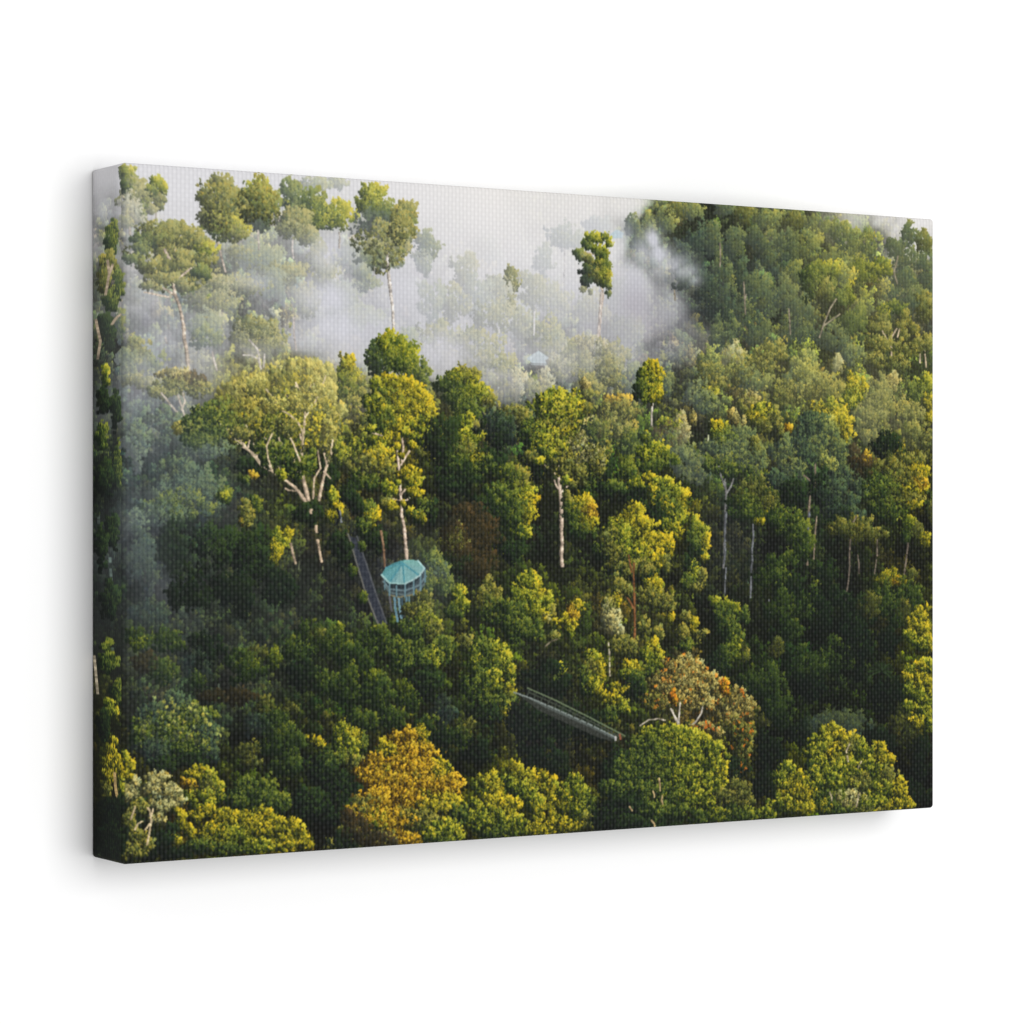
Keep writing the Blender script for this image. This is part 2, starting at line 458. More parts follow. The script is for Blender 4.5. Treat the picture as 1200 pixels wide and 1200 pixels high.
# lone emergent
Lm("""2.4 2.2 702,280 701,310 706,340 704,370 701,402
1.3 .8 702,318 694,326 690,330
1.2 .8 701,300 690,296 682,298
1.2 .8 703,295 710,286 714,284""", col=(216,196,176), haze=.12)
T("""
697 279 28 12 G .10
708 278 12 10 M .08
688 286 12 12 M .12
713 285 8 8 G .05
678 297 13 13 M .18
682 300 10 8 O .2
703 292 22 9 G .05
708 300 10 14 M .04
689 318 14 16 D .14
687 328 16 14 D .16
694 312 10 8 D .12
709 312 12 22 M .05
706 324 16 18 G .04
712 322 9 18 Y .04
712 332 8 10 G .06
682 338 8 6 O .4
713 344 6 6 M .08
700 296 14 12 M .08
703 307 14 12 G .06
697 320 18 20 O .08
704 314 10 14 O .06
691 304 13 11 O .12
688 311 10 10 M .14

708 316 14 12 G .05
692 342 5 5 O .5
""", rc=2.7, dens=1.3, taper=0, bias=.04)
veil([(395,300,34,22,.7),(380,350,46,26,.75),(410,385,60,26,.85),(350,400,50,16,.6),(470,350,30,50,.5),(300,330,30,14,.4),(510,410,50,22,.6)], (211,211,219), 50)
Lm("3.8 3 453,292 455,320 458,350 461,388", col=(232,222,212), haze=.05)
Lm("2.8 2.6 704,342 702,372 700,404", col=(220,204,188), haze=.18)
T("""
450 285 60 60 O .25
470 265 30 40 O .2
196 290 100 50 O .22
205 320 70 40 O .28
258 240 50 60 O .2
158 235 36 50 O .4
303 235 50 50 O .15
""", dens=.06, rc=2.2, spread=1.12, bias=.1)
# first rank of hazy crowns below the mist
T("""
690 402 44 24 P .42
680 420 50 40 O .45
714 415 44 36 O .28
712 430 40 34 O .22
722 445 30 40 O .2
660 430 30 30 O .5
607 447 24 40 P .45
640 446 18 30 P .45
652 424 22 22 P .46
625 455 30 26 O .45
690 450 44 36 O .25
740 445 30 40 H .3
""")
# big umbrella crown at upper left and its pale trunk
T("""
130 282 12 40 M .15
134 266 7 20 M .2
""")
Lm("""1.6 1.2 182,262 182,240 183,220
1 .7 182,245 174,238 168,236
1 .7 182,238 188,230
1.8 1.4 152,275 151,245 149,215
1.6 1.2 303,292 303,270
1.4 1 398,290 398,272""", col=(196,184,168), haze=.35)
T("""
148 200 22 18 G .20
153 212 20 16 O .30
146 215 10 24 M .12
158 222 22 20 O .34
150 238 24 30 P .50
160 246 20 30 P .52
148 258 18 20 O .5
184 213 18 12 G .10
178 222 14 14 G .18
191 220 14 14 G .12
187 230 16 14 O .25
168 238 14 14 M .25
165 248 12 10 M .32
178 245 16 14 O .4
172 230 18 18 O .3
180 222 18 16 M .2
186 238 14 14 O .25
156 228 22 18 O .3
150 214 20 20 M .2
""", rc=3.4, hz=.16, bias=.10)
T("""
190 268 50 22 O .12
178 278 46 24 M .16
196 280 60 26 O .10
216 275 50 24 O .10
240 292 30 22 G .08
232 284 38 18 O .10
158 302 26 12 M .22
165 288 20 24 M .22
200 296 50 20 O .14
238 304 30 16 O .10
""", hz=.16, bias=.10)
Lm("""5 3.2 222,436 217,400 212,370 207,350 203,332 198,305 193,292
2.4 1 205,346 196,340 186,335 180,338
2 1 199,348 188,346 175,343 169,342
2.4 1 209,326 218,318 226,312 229,309
1.8 1 196,310 204,300 206,292""", col=(222,204,186), haze=.10)
T("""
180 312 42 18 O .14
205 308 40 16 O .14
190 326 46 16 O .2
236 318 26 14 M .14
215 334 20 14 O .25
177 334 24 10 O .28
214 300 24 14 O .12
""", dens=.8, hz=.16, bias=.10)
Lm("""1.8 1.2 248,412 253,434
1.4 1 193,395 195,402
1.3 1 344,372 346,410""", col=(196,184,176), haze=.32)
T("""
305 385 56 30 O .34
300 400 50 30 O .40
318 398 40 30 O .42
285 395 30 30 O .45
240 395 40 26 H .45
160 405 34 26 O .38
150 425 30 40 H .34
175 425 40 24 H .38
165 445 50 20 O .34
""", dens=.9)
Lm("""1.6 .8 306,432 302,420 294,416 284,416
1.4 .8 305,425 300,408 292,398
1.2 .8 308,430 310,415""", col=(214,204,196), haze=.2)
# the wrapped edge's own trees
T("""
128 305 18 22 O .05
122 325 18 40 O .04
138 330 14 40 M .10
130 350 20 30 M .08
126 385 20 40 D .08
140 380 10 40 H .2
""", hz=.1, bias=.05)
Lm("""1 .6 124,345 128,320 126,305
1 .6 128,322 132,310
1 .6 113,375 118,400 115,420
.9 .6 131,380 136,372 141,368""", col=(176,160,140), haze=.05)
T("""
124 440 8 24 G .02
122 470 20 30 D
136 480 12 40 D .04
120 510 14 30 M
138 545 10 50 M .04
124 560 20 40 D
132 620 16 40 D
120 640 16 50 D
130 700 24 40 D
126 770 22 40 M
136 810 12 30 M
130 830 16 20 G
135 836 4 26 Y
122 850 14 40 D
""")
Lm("1.2 .8 111,768 113,790 115,812", col=(180,170,150))
#HILL
# the far hill on the right
T("""
742 264 20 22 H .22
760 262 18 22 K .12
776 252 30 26 K .10
790 246 28 24 O .12
783 262 22 20 K .12
752 280 30 26 H .2
810 246 26 22 K .12
848 244 24 16 H .12
870 250 28 30 O .12
900 256 40 24 K .10
930 258 30 24 O .12
960 262 40 26 K .12
985 270 30 26 K .10
860 285 30 40 H .08
835 280 26 44 H .08
815 285 30 50 B .08
800 300 26 40 B .12
845 315 30 40 H .06
868 330 22 60 B .06
830 340 30 50 B .06
800 325 26 30 B .14
890 280 40 30 H .06
902 300 24 30 H .05
920 290 30 40 H .05
945 285 40 40 K .05
932 318 30 28 K .06
885 340 30 50 H .08
1000 288 44 34 K .08
982 305 50 30 K .06
1015 285 34 34 K .08
1010 318 50 34 G .10
1032 312 30 24 G .10
1048 288 24 20 H .16
1066 276 24 26 H .16
1082 284 22 26 O .16
1062 300 40 30 H .14
1085 320 22 60 H .10
1060 325 30 34 H .10
1065 350 50 34 H .08
850 365 24 40 B .06
842 395 22 50 H .06
855 345 26 34 H .08
900 352 30 44 H .10
920 345 34 40 H .10
940 362 40 44 H .08
885 386 40 40 H .03
852 388 28 44 H .04
870 362 26 34 H .08
930 385 44 34 H .05
1000 378 44 44 M .14
975 395 50 30 H .08
""", hz=.04, bias=-.04, gain=.78)
T("""
955 318 36 26 M .08
950 330 30 34 M .10
972 316 40 24 G .10
990 322 24 34 K .06
996 342 14 34 G .06
965 338 34 28 O .10
980 345 30 36 M .12
""", rc=5.5)
Lm("""1.5 1.2 960,395 965,380 972,362 980,350
1.2 .8 965,382 976,374 984,368
1.3 1 874,345 873,352
1.2 1 872,330 873,368
1.2 1 844,285 844,312
1.2 1 925,362 926,392
1 .8 790,340 791,352
1.2 1 1052,300 1048,318
1.4 1 1048,320 1051,332""", col=(140,130,112), haze=.10)
T("""
1035 364 22 18 G .12
1030 372 26 18 O .10
1026 384 20 16 O .10
1036 385 22 16 O .12
1060 372 18 20 O .06
1055 384 18 20 O .06
1070 385 14 18 O .06
1058 392 16 14 O .08
1048 360 30 16 M .1
1085 360 26 40 O .12
""", rc=3.6)
Lm("""2 1.4 1045,430 1045,410 1044,396 1050,385
1.4 .9 1045,408 1038,396 1035,388
1.2 .8 1052,395 1054,385
1.2 1 1083,410 1085,430
1.2 1 1077,395 1078,425""", col=(196,176,150), haze=.1)
T("""
1030 404 34 24 O .08
1060 410 30 24 O .06
1050 425 40 22 O .08
1025 420 26 20 O .1
1075 405 20 22 O .06
1085 400 12 24 O .10
""", rc=3.8)
# mist drifting over the hill
HILLMIST = [(764,282,13,16,.85),(752,296,16,20,.85),(772,298,22,15,.85),(788,308,22,13,.78),(803,318,18,12,.7),(814,328,10,9,.55),(776,318,26,9,.4),(742,330,16,32,.8),(735,275,8,16,.6)]
veil(HILLMIST, (198,199,206), 34, rough=.9)
veil([(745,360,34,34,.6),(775,378,40,28,.5),(800,396,34,22,.36),(720,385,40,40,.5),(780,412,44,16,.3)], (174,171,178), 90, rough=.7)
# near side of the valley, right
T("""
840 425 50 40 K .10
830 440 44 36 O .12
860 415 30 24 P .34
905 412 44 26 O .14
895 425 40 30 O .14
865 430 40 40 O .16
880 445 40 30 H .14
820 460 40 30 H .18
945 425 34 30 K .10
938 440 44 36 K .10
950 450 54 44 O .12
920 460 40 40 O .12
970 455 40 44 O .14
982 426 14 20 P .35
1000 415 30 24 H .14
880 465 20 24 Q .12
875 475 30 24 O .1
830 460 24 18 G .1
826 470 30 30 H .1
1003 450 26 26 Y .04
1000 462 30 24 G .06
993 470 20 18 G .06
1030 460 40 44 O .30
1035 480 40 44 O .2
1020 480 44 40 O .34
1060 490 40 46 O .22
1046 446 16 20 Q .2
1015 500 30 36 O .3
1072 485 24 30 O .16
1084 450 22 24 G .05
1088 470 14 18 Y .05
1070 460 26 28 M .06
1090 490 12 16 Y
""")
T("""
895 480 36 18 G .03
885 488 30 20 Y .06
908 486 24 20 O .05
898 498 46 22 O .06
923 500 10 10 A .0
""")
T("""
968 482 40 26 Y .06
982 492 30 30 Y .05
992 505 18 34 Y .08
978 475 30 16 G .05
""", rc=4)
veil([(420,425,70,16,.45),(520,425,60,26,.5),(590,445,60,20,.4),(650,425,60,24,.35),(720,425,50,22,.35),(300,415,50,12,.3),(240,430,60,16,.28),(180,440,40,30,.3)], (205,203,206), 28, rough=1.8)
veil([(1010,340,120,80,.15),(950,270,90,40,.12),(960,440,110,50,.16),(1050,470,60,60,.14),(900,400,60,30,.12)], (188,182,140), 60, rough=1.2)
# middle ground --------------------------------------------------------------
T("""
205 438 40 14 Q .30
222 444 44 18 R .28
205 450 46 18 O .32
235 455 34 20 O .30
190 460 40 14 O .34
""", dens=.9)
Lm("""2 1.2 222,500 216,488 212,474 208,462
1.6 1 220,496 208,484 199,474 193,466 188,460
1.6 1 212,480 216,470 214,460
1.6 1 208,504 198,494 190,486""", col=(206,194,178), haze=.15)
T("""
190 490 50 26 B .30
205 510 60 36 B .24
160 520 30 50 B .30
230 525 60 34 B .16
205 555 70 40 B .12
195 575 60 30 B .16
235 580 60 44 B .10
210 590 90 40 M .10
190 600 60 40 B .12
262 580 20 18 M .0
160 610 24 30 B .18
180 600 30 20 B .1
""")
# dome and cone behind
T("""
458 400 36 24 G
452 408 40 26 G
465 412 44 34 M
450 422 50 40 M .04
440 420 24 40 D .1
472 420 34 34 G
478 432 30 30 M .05
495 440 20 40 M .12
408 425 18 26 Y .08
406 438 26 36 G .10
404 452 32 30 M .10
416 452 26 40 O .12
400 470 40 40 O .14
""")
# great pale tree, crown first half
T("""
355 434 46 24 S .16
375 438 34 32 S .20
330 444 50 24 O .10
295 448 44 22 S .10
275 456 40 22 S .12
310 458 60 26 O .05
345 456 50 34 Y .12
372 462 44 40 S .16
270 474 54 24 O .06
250 486 54 22 M .06
230 498 46 20 M .08
300 480 60 34 S .03
335 482 50 36 S .06
368 490 44 40 O .12
265 500 70 22 M .05
240 508 50 18 M .07
218 500 34 14 S .10
300 505 60 30 M .04
340 510 50 30 M .04
285 492 24 16 Y .06
262 492 26 14 O .05
228 514 44 18 M .1
390 480 30 50 S .14
380 505 30 30 S .06
320 530 60 30 D
""", leaf=3)
T("""
300 545 60 20 D
350 545 36 30 D
385 560 20 40 D
""")
Lm("""6.5 4.5 360,590 352,578 345,570 334,562 320,553 306,545
4.5 2 306,545 300,536 290,527 279,520 273,513
3 1.4 306,545 298,532 284,522 272,516
2.4 1 345,575 338,574 334,572
7 5 361,586 358,572 354,556 352,548
4 2.4 354,556 353,534 354,515 356,500 358,490
3 1.6 353,515 350,505 346,497 338,489 330,482
2.6 1.2 357,498 362,492 370,494
4 2.2 352,560 346,545 342,530 340,520
2.6 1.2 330,522 324,520 314,516 306,510
1.6 .8 330,520 326,512
4.6 3 374,586 377,568 382,548 386,535
2.6 1.2 386,535 390,525 391,520
2 1 383,545 378,525
1.6 .8 380,552 387,560
2 1.2 367,584 368,560 376,548
1.4 .7 320,553 312,540 306,530
1.2 .6 334,562 326,546 322,536
1.2 .6 345,497 350,486 352,474
1.2 .6 357,500 350,482 346,468
1.2 .6 362,492 366,478 372,466
1.2 .6 386,535 384,518 388,500
1.2 .6 290,527 292,512 298,500
1.1 .6 300,536 312,518 318,504
1.1 .6 376,548 372,530 374,512""", col=(214,192,168), haze=.04)
Lm("""2.2 .8 356,492 352,470 346,452
2 .8 357,488 364,466 368,446
1.8 .7 332,482 320,466 312,456
1.8 .7 346,492 340,474 334,462
1.2 .5 372,466 378,452 382,440
2 .7 275,512 262,500 254,494
1.1 .5 300,532 296,512 288,498
1.1 .5 318,504 324,490 326,478""", col=(212,196,164), haze=.06, broken=.1)
T("""
352 478 30 20 Y .10
330 500 26 16 G .05
300 500 22 14 Y .06
370 515 20 20 Y .08
378 480 30 24 Y .14
310 526 20 12 G
296 556 10 10 A .05
286 560 14 8 M
""", dens=.8)
T("""
330 556 14 14 G
300 590 14 20 M
262 582 12 14 G
288 602 18 36 O
283 612 5 5 A
290 640 40 36 D
326 632 26 30 G
322 642 16 22 Y
322 652 14 16 Y
337 625 10 16 Y
360 600 40 26 D
390 582 16 20 G
394 596 16 28 Y
386 604 10 14 Y
300 650 50 60 D
250 640 60 50 D
""")
Lm("""4.6 3.6 364,597 363,601
5 4.2 370,616 371,624
4 2.6 371,632 374,646 377,658
3.6 2.6 341,636 344,648 347,661""", col=(208,186,162), broken=.08)
T("""
273 514 14 10 O
282 518 12 8 G
306 509 12 8 G .04
332 482 18 10 Y .06
344 492 12 8 G .06
371 492 14 12 Y .08
358 486 12 10 O .08
391 521 10 12 Y .05
380 526 10 10 O .05
340 521 10 10 G .03
320 540 14 8 M
366 530 10 12 M
352 545 8 8 M
""", dens=.55, rc=2.6)
T("""
300 500 60 40 O .04
330 490 50 50 G .06
365 500 60 50 Y .08
345 470 70 40 O .12
385 505 24 60 O .10
320 530 50 30 M .02
250 490 70 40 M .06
350 545 40 30 M
""", dens=.05, rc=2.6, spread=1.1)
Lm("""3 1.6 354,520 355,505 357,492 358,480 356,466
2 .8 355,505 349,494 340,486 331,481
2 .8 358,486 364,478 370,470 372,462
1.6 .6 356,466 350,456 346,448
1.6 .6 356,470 362,456 366,446
2 .8 303,541 294,530 284,521 274,514
1.5 .6 331,481 322,470 314,462
1.6 .6 290,527 280,514 268,506
1.6 .6 320,553 314,536 312,522 318,508
1.5 .6 388,530 390,512 386,496
1.5 .6 352,540 344,520 336,508 330,496""", col=(218,198,168), haze=.05, broken=.12)
T("""
350 470 40 24 S .10
365 455 34 24 S .14
320 474 34 20 S .08
280 508 30 14 O .06
386 505 18 26 S .08
336 500 30 20 O .05
""", dens=.10, rc=2.4)
# hero tree by the tower
T("""
430 500 40 40 O .05
425 520 40 40 G .05
420 545 44 30 O .04
430 560 40 30 M
400 530 24 30 G .06
440 530 30 36 D
412 580 30 40 D
432 600 20 30 M
436 606 22 24 Y
426 614 20 20 M
440 630 30 40 D
400 640 30 40 D
""")
T("""
462 446 44 18 Y
448 452 36 20 G
478 454 40 22 Y
452 466 44 26 M
470 466 40 24 Y
492 466 28 26 Y
440 474 30 30 G
460 482 40 24 G
482 480 42 26 Y
503 482 24 24 Y
448 494 36 28 M
470 498 40 24 Y
496 496 40 24 G
512 500 18 22 Y
518 510 12 16 Y
458 512 24 18 Y
495 512 34 18 G
446 514 26 20 G
504 530 14 22 Y
494 530 14 14 O
""", rc=4.2)
Lm("""4.6 2.6 477,656 475,635 472,610 469,585 468,560 467,545 466,530 465,522
2 1.2 468,545 473,538 480,528 483,520
2 1.2 470,540 472,525 471,512 474,504
1.6 .8 469,580 476,572 481,568
1.6 1 446,510 438,507 432,503
1.6 1 468,586 476,586 482,582
1.5 1 466,586 460,584""", col=(222,200,182))
T("""
445 535 40 30 Y .03
430 540 30 24 O .05
452 550 30 24 O
480 556 28 24 Y
484 565 24 16 G
455 572 24 20 G
458 592 20 14 Y
486 576 22 18 Y
495 590 24 14 M
450 588 14 14 O
490 602 26 16 M
488 604 8 8 Y
495 606 8 12 Y
505 598 16 30 D
480 600 12 10 Y
""", rc=3.8, dens=.85)
T("""
483 521 12 10 Y
474 506 10 10 G
465 524 8 8 Y
434 503 10 8 G
470 534 8 6 Y
472 590 8 6 Y
466 565 7 5 G
""", dens=.6, rc=2.4)
Lm("2.8 2 446,622 449,640 451,664", col=(150,122,100))
T("""
534 440 24 18 G .04
548 438 30 20 O .04
530 450 40 26 M .04
550 450 34 30 G .03
560 462 36 26 G .04
538 468 40 30 M .03
572 470 20 22 O .04
548 480 40 30 M .02
545 492 20 24 G
""")
T("""
520 515 44 60 D
548 512 34 20 G
545 524 34 22 O
556 534 20 24 Y
535 535 40 30 M
560 545 40 34 M
540 560 50 40 D
575 540 40 40 D
590 492 50 30 B .02
600 500 50 40 B
582 505 44 40 D
598 482 34 16 O .06
612 492 20 26 P .12
605 512 10 12 O
""")
T("""
595 555 40 26 M
610 560 34 24 O
612 575 30 24 G
620 585 20 24 Y
590 580 50 40 M
618 600 18 30 Y
605 600 40 40 M
612 622 24 20 G
600 640 40 40 D
575 600 40 40 D
""")
T("""
550 600 46 24 R
545 618 60 36 R
566 625 44 44 R
535 635 44 44 R
550 650 60 40 R
560 665 50 30 R
535 625 20 20 O
532 640 30 30 O
530 660 40 30 D
520 570 24 30 D
""", gain=.75)
veil([(330,440,90,30,.22),(380,460,40,50,.16),(480,470,60,50,.06)], (216,206,150), 40, rough=1.2)
# hero tree G1
T("""
620 500 30 30 M .02
612 488 24 24 O .04
628 520 40 50 D
640 540 40 40 D
686 530 30 40 D
700 545 40 40 D
690 560 30 30 M
""")
Lm("""6 4.4 659,664 658,640 658,610 657,585 655,565 654,552
2.6 1.4 654,560 648,552 638,545 628,538 621,534
2.4 1.4 657,578 664,570 670,563 678,552
3 2 654,552 655,535 654,515 655,495
2 1 660,530 663,510 662,496
2 1 655,572 649,562
1.6 .8 672,560 682,550 690,545""", col=(216,196,178))
T("""
650 462 32 18 G .02
640 470 30 20 G .02
662 468 40 18 Y .02
677 466 20 24 G .02
684 476 22 20 O .02
645 480 36 20 G
668 482 34 22 Y
636 494 26 18 M
660 496 40 22 G
680 490 20 24 M
704 508 18 18 O .02
712 512 10 16 O .02
698 516 22 14 M
650 512 44 20 G
676 510 30 18 G
690 525 28 20 G
640 524 34 16 O
668 526 30 20 M
660 540 26 14 O
705 542 12 18 G
690 540 24 20 G
632 535 20 14 M
680 556 24 24 O
665 565 20 16 O
""", rc=4)
T("""
655 505 22 10 Y
668 500 14 10 Y
642 515 14 10 Y
672 535 14 10 Y
700 550 8 18 O
""", dens=.7)
T("""
655 500 60 60 O
690 520 40 50 P .05
640 520 40 40 G
665 545 50 30 O
700 530 30 50 O
625 505 24 30 M
650 475 60 30 G .02
""", dens=.08, rc=2.4, spread=1.1)
T("""
622 534 16 12 O
630 540 12 8 G
636 528 14 10 M
678 552 14 10 O
662 562 10 8 G
""", rc=2.6, dens=.6)
T("""
680 590 30 24 Y
690 596 24 24 A .04
672 600 30 30 M
690 612 24 20 Y
680 620 34 20 M
687 615 4 12 Y
665 585 10 18 O
""", gain=.92)
# C5 small emergent
Lm("2.2 2 763,502 763,485 764,470", col=(214,204,192))
T("""
764 428 22 14 Y
758 436 24 20 G
770 440 20 22 Y
764 452 32 22 G
752 452 16 24 M
768 462 24 20 Y
758 466 20 14 G
780 445 16 30 H .15
748 460 14 20 D
""", rc=3.4)
T("""
725 468 34 14 A .2
718 478 44 24 O .12
735 480 36 26 O .14
685 450 12 16 Q .1
690 462 18 14 O .1
715 500 50 34 O .14
740 520 40 34 M .1
700 505 30 30 M .1
""")
T("""
785 496 34 16 G .1
780 510 40 34 R .16
798 505 20 44 Q .22
790 520 34 34 H .14
812 490 9 18 Q .04
770 515 40 30 M .1
757 512 12 12 G
800 540 34 44 H .12
820 550 30 40 H .12
""", gain=.9)
T("""
768 526 40 16 G
760 532 34 16 G
778 536 30 26 M
760 545 36 24 M
735 550 30 24 M
750 580 40 40 D
720 575 40 30 D
""")
T("""
745 566 26 12 G
762 560 22 12 Y
778 566 30 16 G
790 576 24 16 G
775 582 30 30 M
764 578 14 26 Y
800 584 14 28 Y
790 596 24 30 M
780 592 18 24 Y
797 606 16 24 G
785 615 24 24 G
792 622 12 18 Y
770 605 30 30 D
720 570 34 12 M
""", rc=3.8)
T("""
814 612 18 16 G
822 622 18 20 G
826 636 14 24 Y
812 632 22 30 M
824 652 12 16 Y
815 645 20 20 D
808 660 20 20 D
812 668 16 24 G
822 676 14 20 O
816 688 18 14 O
805 680 18 20 M
""", rc=3.6)
# hero tree G6
T("""
720 650 40 60 D
755 670 40 40 D
706 640 30 40 M
""")
T("""
742 596 28 16 Y
738 606 40 20 Y
722 616 30 20 G
752 616 36 26 Y
712 628 26 22 O
735 630 40 26 G
760 634 36 26 Y
745 646 50 26 G
774 634 22 24 Y
784 640 14 26 Y
720 645 30 24 O
768 652 28 26 Y
730 662 40 20 O
756 664 34 20 O
780 658 12 26 O
""", rc=3.9)
Lm("""2.6 2 743,755 743,720 743,690 742,660
2 1.2 743,712 738,704 734,698
1.5 1 740,670 736,650""", col=(130,92,62))
T("""
766 684 24 22 Y
760 698 30 26 O
772 702 26 24 O
784 706 20 22 O
724 686 18 30 O
722 704 14 18 Y
734 690 16 14 O
755 735 18 20 O
772 742 16 20 O
785 724 12 14 Y
715 720 24 34 P .05
722 735 16 20 P .05
714 708 16 20 O
725 755 30 24 O
738 758 20 24 O
""", rc=3.6, dens=.9)
Lm("1.6 1.2 713,748 714,770 714,792", col=(200,190,170), broken=.2)
T("""
765 757 22 18 Y
758 766 20 22 G
770 772 18 26 G
762 785 20 20 M
740 780 26 16 Y
735 788 22 20 G
748 790 22 24 M
740 806 30 30 D
693 768 20 16 G
690 780 22 22 O
702 782 16 26 Y
694 800 18 22 G
702 808 16 20 Y
685 795 12 40 M
724 806 24 16 Y
718 818 24 20 Y
728 826 20 24 G
714 836 20 24 M
657 785 12 16 G
652 800 16 20 M
803 724 18 14 O
812 732 14 24 Y
800 742 18 20 O
818 746 14 16 O
806 756 22 16 M
825 742 8 12 O
""", rc=3.6)
# right middle: pale-stemmed trees
Lm("""2.6 2 848,665 849,640 850,610 850,580 850,565
1.8 1 850,575 846,562 842,548 841,540
1.6 1 851,580 856,570 860,556 862,548
1.4 1 848,565 853,555""", col=(128,126,124), haze=.03)
T("""
858 486 14 20 Q .06
866 494 20 18 Q .08
842 498 22 14 Y
840 508 22 16 G
850 512 30 22 M .05
868 510 34 26 H .06
845 526 40 30 H .06
872 530 44 30 H .05
888 540 24 40 H .04
850 545 50 24 M .06
885 560 30 30 M .04
885 520 16 24 O
""", rc=4)
Lm("""2.6 2.2 850,600 849,625 849,660
2.6 2 882,614 882,640 880,665 880,700
1 .8 850,665 849,700
1.6 1.2 901,700 902,718""", col=(112,114,118), broken=.15)
T("""
885 575 60 30 O .02
870 585 40 24 M
900 590 40 20 O
880 600 56 20 M
888 610 14 8 Y
900 600 12 6 Y
905 570 40 30 M
""", gain=.75)
Lm("""3 2.4 945,662 947,630 948,600 949,575 950,560
2 1.2 949,577 940,570 930,567 920,567
2 1.2 950,564 944,558 936,554
1.6 1.2 955,540 955,570
1.4 1.2 953,655 955,630 957,605""", col=(136,122,108), haze=.02)
Lm("""2.6 2 948,600 946,630 945,655""", col=(128,132,142))
T("""
955 492 34 22 B
945 504 34 26 B .02
965 504 34 26 H .02
970 496 24 20 K .02
935 515 24 30 B .03
955 522 40 26 H
975 520 24 30 H
985 532 24 34 H
998 530 20 30 H
964 535 20 20 K
975 545 20 20 K .02
1000 550 24 34 H
985 560 30 34 B
1005 570 24 30 B
945 535 34 26 B
918 530 30 40 H .04
930 548 34 24 H .04
910 560 30 24 B
""", rc=4)
T("""
976 580 40 50 B
960 570 24 40 D
985 610 40 40 D
1000 600 30 40 B
920 610 40 40 M
935 620 30 40 M
930 580 40 40 D
""", gain=.85)
T("""
1060 540 60 20 O
1040 548 50 24 O
1075 552 34 20 Y
1060 562 50 24 O
1068 572 34 18 Y
1078 566 20 24 A .0
1058 582 44 20 O
1070 592 24 12 Y
1030 570 50 40 M
1040 595 50 30 M
1090 590 14 30 M
1010 545 30 26 R
1015 536 10 20 A .1
1000 530 12 20 R .1
1088 515 24 40 O .1
1070 510 34 30 O .2
1040 520 40 30 D
""", gain=.88)
T("""
1064 612 16 20 G
1074 622 18 20 O
1082 632 16 18 Y
1062 628 14 18 M
1092 600 10 30 O
1000 620 60 30 O
1020 625 40 20 O
985 618 30 20 O
""", gain=.72)
Lm("""1.8 1.4 997,632 995,650 994,680 991,710 989,726
1.6 1.2 1003,605 1000,612
1.4 1 1028,632 1026,672
2.2 1.6 1064,636 1062,655 1059,676
1.5 1 1006,672 1005,650""", col=(118,108,98), broken=.15)
T("""
1042 678 40 18 Y
1036 676 12 12 Y
1050 680 14 12 A
1060 690 40 30 M
1068 674 14 16 O
1035 700 40 40 M
1072 700 24 34 M
1047 668 6 12 Y
1055 720 34 30 O
""", gain=.66)
T("""
920 658 44 24 M
905 675 44 30 M
925 690 40 40 D
940 640 30 40 M
970 690 40 60 D
950 700 30 40 M
1000 720 40 60 D
""", gain=.66)
# left lower slope ------------------------------------------------------------
T("""
165 650 40 60 B .1
200 640 40 60 D .05
220 690 60 60 D
180 720 50 40 B .06
280 690 60 50 D
330 690 50 40 D
165 745 34 26 M
160 752 20 20 G
195 750 40 30 M
170 775 30 24 R
190 785 40 30 M
240 760 50 40 D
230 780 40 40 B
285 780 50 40 M
300 765 30 18 O
290 778 26 14 G
320 770 20 24 G
230 795 24 16 M
250 815 34 16 R
280 815 40 20 R
""", gain=.56)
T("""
205 828 50 30 B
180 838 44 30 B
228 838 44 30 M
200 850 60 34 M
165 858 30 34 M
240 856 36 36 B
215 870 60 34 M
180 876 44 26 B
246 878 24 24 B
225 890 50 22 D
190 895 40 20 D
""", rc=3, leaf=2, dens=1.8)
T("""
208 848 90 60 K
""", n=70, rc=1.2, dens=4, leaf=2)
T("""
370 745 50 40 M
400 760 40 40 M
372 742 20 16 O
396 736 14 14 G
420 765 44 34 M
440 750 40 34 M
345 760 34 30 M
352 790 40 40 D
405 800 40 50 M
380 800 34 30 M
320 840 40 30 M
312 826 24 24 O
325 850 30 40 M
340 830 20 14 O
300 850 40 30 B
330 870 60 40 M
290 880 34 24 O
294 892 24 14 O
340 895 50 24 M
440 810 40 50 M
435 790 20 14 G
""", gain=.62)
T("""
368 866 22 12 Y
376 872 14 10 Y
405 852 26 18 G
400 862 24 26 G
415 862 24 24 Y
410 876 34 30 G
425 868 14 30 M
390 890 40 30 M
412 892 26 24 O
375 900 40 40 D
400 920 40 40 D
390 950 50 40 D
360 940 40 40 D
""", rc=4)
T("""
475 805 24 20 G
492 810 18 24 G
480 820 34 22 M
460 840 40 30 M
500 850 40 30 M
420 840 30 26 M
430 845 34 20 M
545 850 24 24 O
540 860 30 30 M
560 880 40 30 D
520 870 40 40 D
520 830 30 40 B
""", gain=.66)
T("""
565 758 34 24 M
545 752 24 20 O
580 764 30 24 G
592 775 20 24 G
572 780 40 26 M
596 788 18 26 G
580 798 40 26 G
596 808 14 18 Y
560 806 34 40 M
585 820 40 24 M
594 826 16 20 G
590 834 10 12 Y
570 835 40 24 D
555 770 14 30 G
500 745 40 24 M
495 765 44 34 M
505 770 24 24 G
520 760 30 34 M
470 765 40 40 M
500 800 40 40 D
""", rc=4)
# tower clearing
T("""
508 655 24 24 M .12
512 668 30 30 B .12
500 680 24 30 M .12
520 680 20 40 M .1
""")
